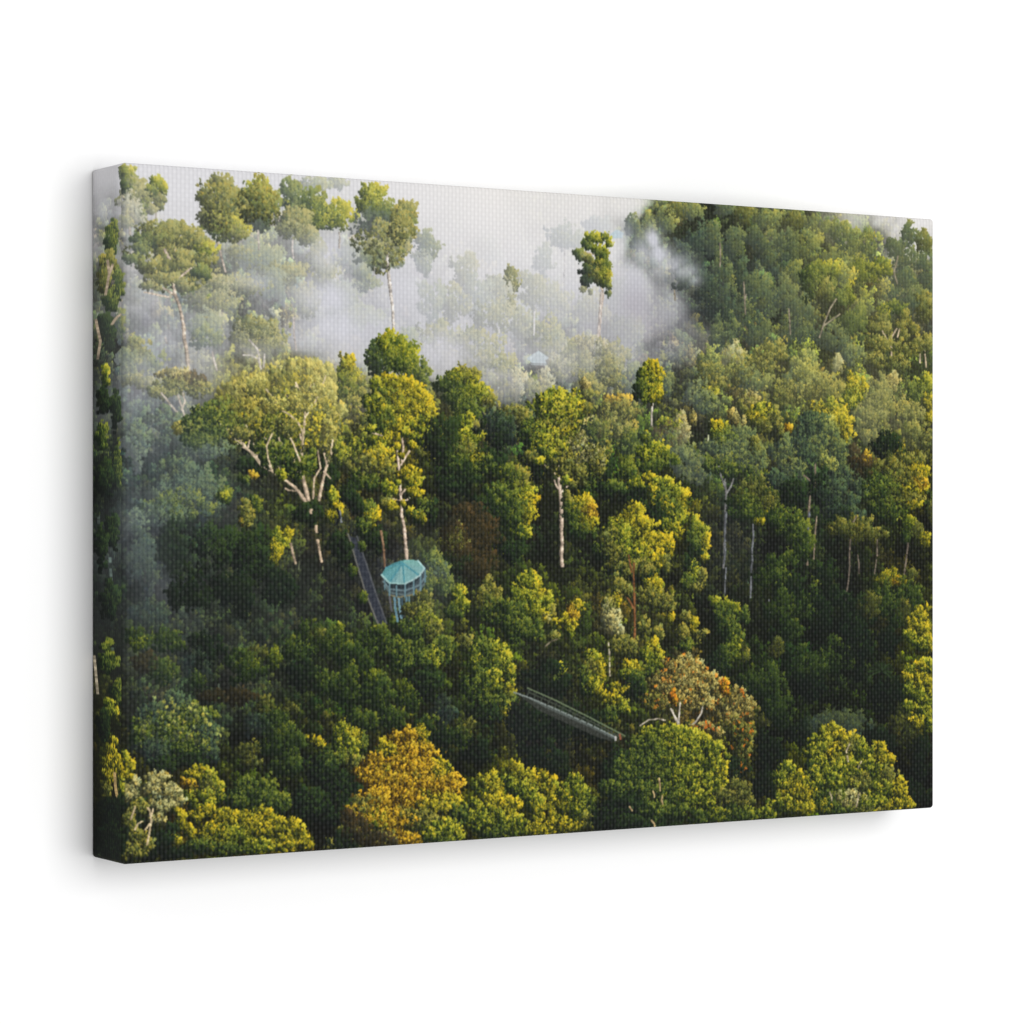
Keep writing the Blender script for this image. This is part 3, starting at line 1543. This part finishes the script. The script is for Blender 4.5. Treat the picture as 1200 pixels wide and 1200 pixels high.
# walkway beside the tower
poly([(408,628),(417,630),(430,664),(443,706),(452,730),(445,735),(436,712),(427,688),(418,658)], (50,54,64), 7)
for k in range(12):
    t = k / 11
    line([(410 + 34 * t, 634 + 98 * t), (419 + 32 * t, 636 + 92 * t)], .4, (60, 64, 72))
line([(408,626),(410,632),(418,660),(427,690),(436,714),(445,736)], .8, (104,103,98))
line([(418,628),(429,660),(442,700),(453,730)], .8, (82,84,88))
line([(398,598),(400,612)], 1.2, (130,134,140))
line([(395,596),(398,606),(394,614)], 1.0, (20,24,30))
T("""
404 640 14 16 D
412 668 10 14 M
424 700 12 14 M
444 738 22 12 M
460 728 10 12 M
424 640 8 10 M
""", rc=2.4, dens=.6, gain=.7)
# the tree-top tower
line([(462,694),(463,712),(466,728)], 1.7, (104,136,152)); line([(466.5,694),(468,712),(470,724)], 1.5, (116,146,160))
line([(476,694),(476.5,714)], 1.5, (92,120,134)); line([(470.5,694),(471.5,722)], 1.0, (56,76,88))
line([(479,694),(479,708)], .9, (96,128,140)); line([(455,690),(459,716)], 1.1, (92,92,96))
poly([(448,676),(452,690),(456,697),(468,700),(482,698),(494,692),(499,679),(499,666),(480,678)], (62,72,78), 12)
poly([(448.5,674),(456,684),(474,685),(488,677),(497,664),(497,669),(488,682),(474,690),(455,689)], (38,48,54), 6)
line([(449,681),(456,690),(474,692),(490,686),(499,675)], .9, (104,122,128))
line([(450,686),(457,694),(474,697),(489,692),(497,684)], .9, (90,104,106))
line([(456,697),(468,699.5),(482,697),(492,692)], .8, (124,118,92))
for x0, y0, y1 in ((456.5,684,697),(464.5,686,699),(474.7,685,699),(484.5,680,697),(450.5,678,690),(492.5,674,691),(498,668,682)):
    line([(x0, y0), (x0, y1)], .6, (98,126,136))
apex = (471.6, 659.3)
rim = [(447,673.2),(452,665),(461,660),(469,657.3),(475,656),(489.6,656.6),(497.4,665.6),(491.3,674.4),(482.6,679.8),(473.8,684),(463.4,683.4),(455.7,682.8)]
fac = [(92,146,152),(84,138,148),(76,130,142),(104,156,160),(122,170,170),(128,174,172),(130,172,174),(126,168,172),(124,166,170),(128,162,164),(112,150,156),(98,148,156)]
for i in range(len(rim)):
    poly([apex, rim[i], rim[(i + 1) % len(rim)]], np.array(fac[i]) * rng.uniform(.92, 1.04), 9)
for i in (1, 9, 11, 7):
    line([apex, rim[i]], .7, (84,140,156))
line([rim[0], rim[11], rim[10], rim[9]], .6, (160,194,192)); line([rim[9], rim[8], rim[7], rim[6]], .6, (166,192,192))
line([rim[5], rim[6]], .7, (170,204,204))
T("""
497 702 24 20 O
490 716 34 26 O
498 724 30 30 G
480 735 34 20 M
505 735 24 30 O
537 696 18 20 G
540 708 24 20 G
532 716 20 20 M
570 700 40 40 O
580 715 40 34 M
""", rc=3.8, gain=.85)
T("""
618 680 30 22 G
630 690 18 20 Y
608 692 24 18 G
618 700 40 24 G
640 704 14 20 G
600 712 34 24 M
625 714 34 20 G
645 716 14 16 O
636 722 18 20 Y
620 735 40 30 M
606 735 40 30 M
672 718 18 22 A .03
676 708 16 16 Y
664 728 20 20 Y
668 738 14 14 G
650 730 14 12 Y
648 746 16 14 O
640 724 12 14 P
""", rc=3.8, gain=.95)
Lm("1.2 .8 638,757 646,751 652,749", col=(150,140,120))
# dark gully and the canopy walkway
T("""
640 800 60 40 D
620 850 50 60 D
660 850 50 50 D
640 890 60 40 D
690 850 40 40 D
""", gain=.6)
veil([(610,850,24,60,.14),(640,860,30,60,.10)], (70,72,84), 40)
poly([(604,811),(640,826),(690,848),(724,864),(721,870),(700,864),(660,846),(630,832)], (54,57,52), 8)
poly([(606,811),(640,825.5),(690,848),(722,864),(721,867),(688,851),(638,829)], (84,90,86), 8)
line([(602,811),(622,818),(650,830),(690,848),(722,864)], .6, (132,140,136))
line([(618,806),(650,820),(690,840),(732,862)], .6, (104,116,92))
line([(620,811),(655,827),(700,849),(728,864)], .4, (66,72,62))
for k in range(14):
    t = k / 13
    line([(620 + 106 * t, 808 + 52 * t), (618 + 100 * t, 815 + 46 * t)], .3, (62, 68, 60))
poly([(720,862),(723,863),(723,868),(720,868)], (176,174,170), 8)
line([(726,860),(727,866)], 1.0, (142,92,74))
# right lower slope
T("""
838 706 16 14 G
850 708 24 12 G
862 714 12 14 G
846 720 30 24 M
856 735 30 34 M
862 760 24 30 G
850 770 24 34 M
872 765 12 24 O
840 780 34 40 D
872 720 12 24 M
""", rc=3.8, gain=.78)
T("""
918 700 24 20 M
912 714 40 24 M
940 716 24 22 M
930 738 24 24 M
910 760 20 24 O
960 720 40 40 D
945 780 44 40 M
900 800 40 40 M
880 800 40 30 M
980 770 40 40 M
915 830 44 40 M
950 800 40 40 D
1000 760 50 60 D
1040 750 30 30 D
1050 720 24 30 M
1020 710 30 30 O
1058 715 20 24 O
1040 810 50 50 D
1060 850 40 40 O
980 845 60 30 H
960 850 40 24 H
1000 850 40 30 H
940 860 40 30 D
900 880 40 40 D
895 920 30 40 D
1030 870 40 40 D
1080 890 30 60 D
1065 930 40 40 D
""", gain=.5)
# fan palm
for k in range(22):
    a = -math.pi * (-.12 + 1.24 * k / 21) + rng.normal(0, .1); L = rng.uniform(11, 17)
    c0 = np.array([1033, 786]); d0 = np.array([math.cos(a), math.sin(a) * .85])
    line([tuple(c0 + d0 * 2), tuple(c0 + d0 * L * .6), tuple(c0 + d0 * L + np.array([0, 2.0]))], .5, np.array([40, 54, 32]) * rng.uniform(.6, 1.2))
# orange-blossom tree
Lm("""2 1.4 795,850 796,835 797,822
1.6 1 795,848 790,840 787,830
1.6 1 800,850 808,852 815,846 822,835 824,828
1.6 1 750,850 760,843 772,842 780,844""", col=(196,186,170))
T("""
800 780 40 26 Q
790 792 40 26 Q
815 788 36 26 Q
778 804 34 24 Q
805 804 44 26 Q
830 800 30 26 Q
842 808 20 30 Q
790 820 44 24 Q
820 822 40 24 Q
768 822 34 24 O
838 828 24 20 Q
""", rc=3.4, accent=((200,134,56), .12), dens=.9)
T("""
866 815 26 20 Q
860 830 40 30 Q
876 830 22 30 Q
858 850 40 26 O
874 858 24 30 O
850 842 24 20 Q
870 880 24 30 O
862 900 30 30 D
""", rc=3.4, accent=((190,116,44), .10), gain=.85)
T("""
848 806 14 16 A
789 816 10 16 A
850 800 8 12 A
""", accent=((206,132,50), .45), rc=2.6)
Lm("""1.6 1 795,850 796,836 797,824
1.4 .8 799,850 808,851 816,845 822,836 824,828
1.3 .8 795,846 789,836 786,830""", col=(206,198,186))
T("""
825 852 30 12 Q
840 858 14 12 Q
""", accent=((200,112,42), .4), rc=2.8)
veil([(165,610,40,150,.22),(225,560,60,90,.15),(185,770,50,80,.13),(300,700,90,60,.07),(500,690,40,50,.07),(850,640,30,70,.06)], (138,150,156), 50, rough=1.2)
# foreground -----------------------------------------------------------------
T("""
465 864 20 16 A
480 862 30 18 A
495 862 18 22 Y
452 876 30 20 Y
478 878 36 22 A
500 880 22 24 A
440 892 30 22 A
466 896 44 24 A
492 898 40 26 A
515 900 24 26 Y
430 908 30 24 A
455 914 46 26 A
486 916 50 28 A
515 920 30 30 A
532 918 22 26 A
440 934 40 28 A
474 936 50 28 A
506 940 40 30 Y
528 940 24 30 Y
425 956 44 30 A
460 960 50 30 A
495 962 44 30 O
410 975 34 24 O
440 984 60 26 O
480 985 60 24 A
400 990 50 20 O
430 940 26 20 O
440 960 30 24 G
470 950 20 14 O
420 945 24 24 O
505 968 24 16 G
452 900 12 10 G
520 945 16 16 O
488 908 12 8 O
""", rc=3.0, dens=1.0)
T("""
415 968 40 36 R
440 985 50 24 R
400 985 34 26 D
""", gain=.8)
def broccoli(s, **kw): T(s, rc=4.4, **kw)
broccoli("""
572 914 28 20 Y
565 922 30 20 G
582 922 18 20 Y
605 902 26 18 Y
618 908 24 18 Y
598 914 26 20 G
612 922 40 24 G
636 916 26 26 Y
646 926 16 30 Y
575 940 44 26 Y
560 948 34 24 G
598 944 30 26 Y
585 956 40 24 G
625 940 30 30 G
632 950 30 30 Y
648 946 16 30 Y
560 964 40 24 G
600 966 44 24 G
630 970 34 24 Y
650 968 22 24 Y
585 976 50 16 M
540 955 24 24 M
520 968 34 22 G
505 976 30 18 G
530 978 34 18 G
512 984 40 14 M
""")
T("""
675 915 24 20 G
668 928 34 24 G
682 932 22 26 G
660 942 20 28 Y
676 950 34 28 G
686 960 22 24 O
665 968 34 20 Y
690 940 16 30 M
700 960 24 30 D
""", rc=4, gain=.88)
# great dome
T("""
720 905 40 70 D
735 945 60 60 D
770 960 60 40 D
""")
T("""
785 856 50 16 G
770 862 50 20 G
805 862 50 20 G
755 872 44 22 M
790 874 60 22 G
822 872 40 24 G
838 882 28 26 G
745 888 44 24 M
775 888 50 24 M
805 890 50 26 G
832 896 36 26 G
846 902 16 24 Y
730 904 40 24 M
760 906 50 24 M
792 908 50 26 G
820 914 44 26 G
840 918 24 26 G
718 922 36 24 M
750 924 50 24 M
780 928 50 26 M
808 932 40 26 G
830 936 30 24 G
730 942 50 24 D
765 948 50 24 M
795 950 40 20 M
720 960 50 24 D
750 968 60 20 D
""", rc=3.6, gain=.92)
T("""
865 924 34 22 O
850 934 34 22 O
872 938 24 22 O
860 952 40 24 M
840 954 30 20 G
880 955 24 20 G
900 952 30 20 G
820 958 30 18 M
""", rc=3.4, gain=.8)
Lm("""1.8 1.2 773,912 774,926
1.3 1 775,932 776,942
1.4 1 737,945 741,950
1.4 1 764,961 768,969
1.2 .8 765,927 767,934""", col=(196,172,134))
# bottom-right tree
T("""
968 858 20 16 Y
962 868 30 20 G
985 864 24 20 Y
955 880 30 24 G
978 880 36 24 Y
995 872 26 24 O
1010 876 24 24 G
1030 882 22 24 Y
1040 892 18 20 Y
965 898 40 24 G
990 898 40 24 G
1018 898 36 24 G
1038 908 24 24 O
975 852 14 14 Y
964 856 12 12 G
999 865 14 14 Y
1032 874 14 14 Y
948 902 12 26 D
950 912 34 26 G
980 916 44 24 G
1008 916 36 24 O
1030 922 36 24 G
1050 918 20 24 Y
1055 932 20 24 Y
922 900 22 18 G
915 912 24 22 G
935 914 26 24 Y
926 926 36 22 Y
944 930 26 26 Y
918 940 30 22 G
938 946 40 18 Y
968 934 40 24 M
995 936 40 24 P
1020 938 40 22 G
1048 944 40 18 Y
1065 940 14 14 Y
980 948 50 16 M
1012 950 40 14 O
965 945 16 20 Y
""", rc=3.4, gain=.98)
Lm("""1.6 1 994,892 992,880 997,870
1.5 1 975,938 972,928
1.4 1 1003,945 1006,930
1 .7 1004,900 1010,892""", col=(176,164,138), broken=.3)
# right edge tree
T("""
1086 712 10 10 Y
1078 720 20 20 Y
1070 730 20 20 Y
1084 738 24 20 Y
1066 744 16 16 G
1080 752 26 20 G
1090 756 14 18 Y
1078 778 18 14 Y
1066 784 18 14 G
1088 780 20 18 G
1062 794 16 16 Y
1080 796 28 20 Y
1090 806 18 20 Y
1070 808 24 20 G
1084 818 24 20 G
1066 828 18 16 G
1085 834 24 20 G
1076 846 24 16 Y
1090 850 14 20 G
""", rc=3.4)
# bottom left
T("""
232 900 20 10 Y
226 908 22 12 Y
245 912 24 20 G
220 918 20 14 A
240 922 40 22 O
255 926 20 24 G
232 936 44 24 G
285 922 30 22 M
310 922 40 26 M
300 938 60 30 M
330 940 26 24 M
275 935 24 24 M
""", gain=.9)
T("""
244 950 24 16 Y
262 956 36 20 Y
230 956 24 16 Y
285 960 40 22 Y
312 958 34 22 Y
300 970 40 24 Y
272 976 50 26 G
250 975 40 26 Y
325 972 30 26 Y
342 968 22 20 Y
352 978 16 26 Y
335 988 40 20 Y
300 990 50 20 G
265 994 50 16 M
235 990 40 20 M
245 990 10 16 Y
360 990 16 16 Y
205 945 8 26 Y
212 960 16 24 Y
222 974 18 20 Y
200 975 20 24 D
205 985 16 14 Y
""", rc=3.4, gain=.95)
T("""
150 960 40 80 D
175 990 50 30 D
205 1000 40 14 D
""", gain=.6)
T("""
183 912 26 18 P
178 924 26 20 P
200 928 28 20 P
210 938 14 16 P
190 942 34 18 P
155 918 20 22 P
150 930 20 20 P
162 945 24 20 O
185 958 20 14 P
150 960 18 24 O
160 980 24 20 O
155 996 30 18 O
172 990 20 20 O
145 1004 10 12 O
""", rc=2.8, dens=.9)
Lm("""2 1.2 172,990 175,975 177,962 175,950 172,946
1.4 1 175,965 169,972
1.3 .8 158,972 161,965 166,962
1.4 .8 152,960 156,952 158,945
1.3 .8 176,958 180,948""", col=(216,196,162))
T("""
132 868 9 10 Y
129 878 14 14 Y
126 892 14 16 Y
134 890 16 20 Y
138 905 16 20 Y
127 908 14 20 Y
150 895 14 20 Y
146 888 12 16 G
140 920 12 20 G
124 925 12 20 O
150 908 10 16 Y
""", rc=2.6)
Lm("1.4 1 137,935 135,920 134,905", col=(190,166,120))
T("""
130 950 30 40 D
125 980 26 50 D
138 990 14 40 D
""", gain=.55)
#TREES-END

# soften: a printed photograph, not hard dabs
def blur(a, k):
    k = np.array(k, float); k /= k.sum(); n = len(k) // 2
    p = np.pad(a, ((n, n), (0, 0), (0, 0)), 'edge'); a = sum(k[i] * p[i:i + a.shape[0]] for i in range(len(k)))
    p = np.pad(a, ((0, 0), (n, n), (0, 0)), 'edge'); return sum(k[i] * p[:, i:i + a.shape[1]] for i in range(len(k)))
img = blur(img, (1, 2.0, 1))
s = np.clip(img, 0, 255) / 255
s = .90 * s + .10 * (s * s * (3 - 2 * s))                                   # print contrast
grey = s.mean(-1, keepdims=True)
sat = (s.max(-1, keepdims=True) - s.min(-1, keepdims=True)) / (s.max(-1, keepdims=True) + .02)
s = s * (1 + sat * np.array([.045, .015, -.08]))                              # warm inks in the leaves
s = np.clip(grey + (s - grey) * 1.10, .03, 1)                              # and colour depth
lin = np.where(s <= .04045, s / 12.92, ((s + .055) / 1.055) ** 2.4)
lin = lin * 1.05
lin = lin * (1 + .4 * clip01((XL + 1 - SX) / 5))[..., None]      # wrap colour lightened to make up for the dimmer light on the edge
ink = np.clip(lin / E_LIGHT, 0, 1)

pic = bpy.data.images.new('printed_forest', RW, RH, alpha=False, float_buffer=True)
pic.colorspace_settings.name = 'Linear Rec.709'
buf = np.ones((RH, RW, 4), np.float32); buf[..., :3] = ink[::-1]
pic.pixels.foreach_set(buf.ravel()); pic.update(); pic.pack()

# ----------------------------------------------------------------------------
#  materials
# ----------------------------------------------------------------------------
def nodes_of(name):
    m = bpy.data.materials.new(name); m.use_nodes = True
    nt = m.node_tree; return m, nt, nt.nodes['Principled BSDF']

def math_node(nt, op, a, b=None):
    n = nt.nodes.new('ShaderNodeMath'); n.operation = op
    for i, v in enumerate((a, b)):
        if v is None: continue
        if isinstance(v, (int, float)): n.inputs[i].default_value = v
        else: nt.links.new(v, n.inputs[i])
    return n.outputs[0]

def canvas_material(name, weave):
    m, nt, b = nodes_of(name)
    uv = nt.nodes.new('ShaderNodeUVMap'); uv.uv_map = 'print'
    tex = nt.nodes.new('ShaderNodeTexImage'); tex.image = pic; tex.extension = 'EXTEND'; tex.interpolation = 'Linear'
    nt.links.new(uv.outputs[0], tex.inputs[0])
    # plain weave: threads 2 mm apart, slightly uneven
    nz = nt.nodes.new('ShaderNodeTexNoise'); nz.inputs['Scale'].default_value = 60; nt.links.new(uv.outputs[0], nz.inputs['Vector'])
    wob = nt.nodes.new('ShaderNodeVectorMath'); wob.operation = 'SCALE'; wob.inputs['Scale'].default_value = .0009; nt.links.new(nz.outputs['Color'], wob.inputs[0])
    add = nt.nodes.new('ShaderNodeVectorMath'); add.operation = 'ADD'; nt.links.new(uv.outputs[0], add.inputs[0]); nt.links.new(wob.outputs[0], add.inputs[1])
    sep = nt.nodes.new('ShaderNodeSeparateXYZ'); nt.links.new(add.outputs[0], sep.inputs[0])
    TH = 6.6
    pu = math_node(nt, 'MULTIPLY', sep.outputs[0], RW / TH * math.pi)
    pv = math_node(nt, 'MULTIPLY', sep.outputs[1], RH / TH * math.pi)
    su, sv = math_node(nt, 'SINE', pu), math_node(nt, 'SINE', pv)
    ridge = math_node(nt, 'ABSOLUTE', su)                                   # warp threads
    cross = math_node(nt, 'ABSOLUTE', sv)                                   # weft threads
    over = math_node(nt, 'MULTIPLY', su, sv)                                # over and under
    h = math_node(nt, 'ADD', math_node(nt, 'MULTIPLY', ridge, .60), math_node(nt, 'ADD', math_node(nt, 'MULTIPLY', cross, .22), math_node(nt, 'MULTIPLY', over, .18)))
    # thread sheen painted into the colour on the crests, colour darkened in the pits
    crest = math_node(nt, 'POWER', math_node(nt, 'MAXIMUM', h, 0.0), 1.6)
    lift = math_node(nt, 'MULTIPLY', crest, weave)
    pit = math_node(nt, 'ADD', math_node(nt, 'MULTIPLY', h, weave * 5), 1 - weave * 3.2)
    dark = nt.nodes.new('ShaderNodeVectorMath'); dark.operation = 'SCALE'
    nt.links.new(tex.outputs['Color'], dark.inputs[0]); nt.links.new(pit, dark.inputs['Scale'])
    mix = nt.nodes.new('ShaderNodeMix'); mix.data_type = 'RGBA'
    nt.links.new(lift, mix.inputs['Factor']); nt.links.new(dark.outputs[0], mix.inputs['A']); mix.inputs['B'].default_value = (.42, .43, .43, 1)
    nt.links.new(mix.outputs['Result'], b.inputs['Base Color'])
    bump = nt.nodes.new('ShaderNodeBump'); bump.inputs['Strength'].default_value = .35 if weave > .03 else .12; bump.inputs['Distance'].default_value = .0004
    nt.links.new(h, bump.inputs['Height']); nt.links.new(bump.outputs[0], b.inputs['Normal'])
    b.inputs['Roughness'].default_value = .75
    b.inputs['Specular IOR Level'].default_value = .06
    return m

front_mat = canvas_material('woven_canvas', .036)
edge_mat = canvas_material('wrapped_canvas', .015)

wall_mat, nt, b = nodes_of('white_paint')
nz = nt.nodes.new('ShaderNodeTexNoise'); nz.inputs['Scale'].default_value = 350
tc = nt.nodes.new('ShaderNodeTexCoord'); nt.links.new(tc.outputs['Object'], nz.inputs['Vector'])
bp = nt.nodes.new('ShaderNodeBump'); bp.inputs['Strength'].default_value = .04; bp.inputs['Distance'].default_value = .0003
nt.links.new(nz.outputs['Fac'], bp.inputs['Height']); nt.links.new(bp.outputs[0], b.inputs['Normal'])
b.inputs['Base Color'].default_value = (.90, .90, .90, 1); b.inputs['Roughness'].default_value = .9; b.inputs['Specular IOR Level'].default_value = .1

# ----------------------------------------------------------------------------
#  geometry: wall in the plane y = 0, the print hangs on it (front towards -y)
# ----------------------------------------------------------------------------
C = bpy.context.scene.collection
def link(name, bm, mat, parent=None):
    me = bpy.data.meshes.new(name); bm.to_mesh(me); bm.free()
    me.materials.append(mat)
    o = bpy.data.objects.new(name, me); C.objects.link(o); o.parent = parent
    return o

bm = bmesh.new()
vs = [bm.verts.new(p) for p in ((-4, 0, -3), (4, 0, -3), (4, 0, 3), (-4, 0, 3))]
bm.faces.new(vs)
wall = link('wall', bm, wall_mat)
wall['kind'] = 'structure'; wall['label'] = 'plain bright white wall behind the forest canvas print'; wall['category'] = 'wall'

root = bpy.data.objects.new('canvas_print', None); C.objects.link(root); root.location = (0, 0, 0)
root['label'] = 'frameless gallery wrapped canvas print of a misty rainforest hanging on the white wall'
root['category'] = 'canvas print'

GAP = .0008
def outline():
    """rounded rectangle as (x, z, nx, nz, side); side: 0 bottom, 1 right, 2 top, 3 left"""
    pts = []
    K = 6
    cs = [(W / 2 - CORNER, -H / 2 + CORNER, -90, 0), (W / 2 - CORNER, H / 2 - CORNER, 0, 1), (-W / 2 + CORNER, H / 2 - CORNER, 90, 2), (-W / 2 + CORNER, -H / 2 + CORNER, 180, 3)]
    for cx, cz, a0, s in cs:
        for k in range(K + 1):
            a = math.radians(a0 + 90 * k / K)
            side = s if k < K / 2 else (s + 1) % 4
            pts.append((cx + CORNER * math.cos(a), cz + CORNER * math.sin(a), math.cos(a), math.sin(a), side))
    return pts
OUT = outline(); N = len(OUT)

def uv_of(x, z, over, nx, nz):
    ux = (x + nx * over) / H * PXH + 750 + PAD
    uz = (z + nz * over) / H * PXH + 500 + PAD
    return ux / RW, uz / RH

def ring(bm, off, depth):
    return [bm.verts.new((p[0] + p[2] * off, -(D - depth) - GAP, p[1] + p[3] * off)) for p in OUT]

# front: flat face plus the fold that rolls over the edge
bm = bmesh.new(); lay = bm.loops.layers.uv.new('print')
uvs = {}
rings = []
KF = 5
for k in range(KF + 1):
    a = math.pi / 2 * k / KF
    rg = ring(bm, -FOLD + FOLD * math.sin(a), FOLD * (1 - math.cos(a)))
    for v, p in zip(rg, OUT):
        uvs[v] = uv_of(p[0] - p[2] * FOLD, p[1] - p[3] * FOLD, FOLD * a, p[2], p[3])
    rings.append(rg)
faces = [bm.faces.new(list(rings[0]))]
for r0, r1 in zip(rings[:-1], rings[1:]):
    for i in range(N):
        j = (i + 1) % N
        f = bm.faces.new((r0[i], r1[i], r1[j], r0[j])); f.smooth = True; faces.append(f)
for f in faces:
    for l in f.loops: l[lay].uv = uvs[l.vert]
bmesh.ops.recalc_face_normals(bm, faces=bm.faces)
if faces[0].normal.y > 0: bmesh.ops.reverse_faces(bm, faces=bm.faces)
link('printed_canvas', bm, front_mat, root)

# the four wrapped edges
over0 = FOLD * (math.pi / 2 - 1)
names = ('wrapped_edge', 'wrapped_edge', 'wrapped_edge', 'wrapped_edge')
for s in range(4):
    bm = bmesh.new(); lay = bm.loops.layers.uv.new('print'); uvs = {}
    ids = [i for i in range(N) if OUT[i][4] == s or OUT[(i + 1) % N][4] == s]
    segs = [i for i in range(N) if OUT[i][4] == s]
    STEPS = 6
    cols = {}
    def col_of(i):
        if i in cols: return cols[i]
        p = OUT[i]; c = []
        for k in range(STEPS + 1):
            d = FOLD + (D - FOLD) * k / STEPS
            v = bm.verts.new((p[0], -(D - d) - GAP, p[1])); uvs[v] = uv_of(p[0], p[1], over0 + d, p[2], p[3]); c.append(v)
        cols[i] = c; return c
    for i in segs:
        a, c = col_of(i), col_of((i + 1) % N)
        for k in range(STEPS):
            f = bm.faces.new((a[k], a[k + 1], c[k + 1], c[k])); f.smooth = True
            for l in f.loops: l[lay].uv = uvs[l.vert]
            f.normal_update()
            mid = f.calc_center_median()
            if f.normal.dot(Vector((OUT[i][2], 0, OUT[i][3]))) < 0: f.normal_flip()
    link(names[s], bm, edge_mat, root)

# ----------------------------------------------------------------------------
#  camera: off to one side of the print, level with its middle
# ----------------------------------------------------------------------------
f_px = 3394.0                       # focal length in pixels of a 1200 px frame
theta = math.atan2(.7974, 1.2705)
zl = f_px * H / 823.5
# front left-middle point in camera space (x right, z forward)
xc = (144 - 600) / f_px * zl; zc = zl
right = Vector((math.cos(theta), -math.sin(theta), 0))      # camera axes in world space
fwd = Vector((math.sin(theta), math.cos(theta), 0))
pl = Vector((-W / 2, -D - GAP, 0))
pos = pl - right * xc - fwd * zc
cam = bpy.data.cameras.new('camera'); co = bpy.data.objects.new('camera', cam); C.objects.link(co)
co.location = pos + Vector((0, 0, 0))
co.rotation_euler = (math.pi / 2, 0, -theta)
cam.sensor_width = 36; cam.lens = f_px / 1200 * 36
cam.shift_y = 1.7 / 1200
cam.clip_start = .05; cam.clip_end = 50
bpy.context.scene.camera = co

# ----------------------------------------------------------------------------
#  light: an even white studio with one large softbox overhead
# ----------------------------------------------------------------------------
sc = bpy.context.scene
world = bpy.data.worlds.new('World'); sc.world = world; world.use_nodes = True
bg = world.node_tree.nodes['Background']
bg.inputs[0].default_value = (1, 1, 1, 1); bg.inputs[1].default_value = .52
def softbox(name, loc, target, size, power):
    l = bpy.data.lights.new(name, 'AREA'); l.shape = 'SQUARE'; l.size = size; l.energy = power
    o = bpy.data.objects.new(name, l); C.objects.link(o); o.location = loc
    o.rotation_euler = (Vector(target) - Vector(loc)).to_track_quat('-Z', 'Y').to_euler()
    return o
softbox('softbox', (.58, -2.93, .27), (0, 0, 0), 2.4, 77)

sc.view_settings.view_transform = 'Standard'; sc.view_settings.look = 'None'
sc.view_settings.exposure = 0; sc.view_settings.gamma = 1; sc.view_settings.use_curve_mapping = False
sc.render.engine = 'CYCLES'
sc.cycles.max_bounces = 6
try:
    sc.cycles.use_denoising = True; sc.cycles.denoiser = 'OPENIMAGEDENOISE'; sc.cycles.denoising_input_passes = 'RGB_ALBEDO_NORMAL'
except Exception:
    pass
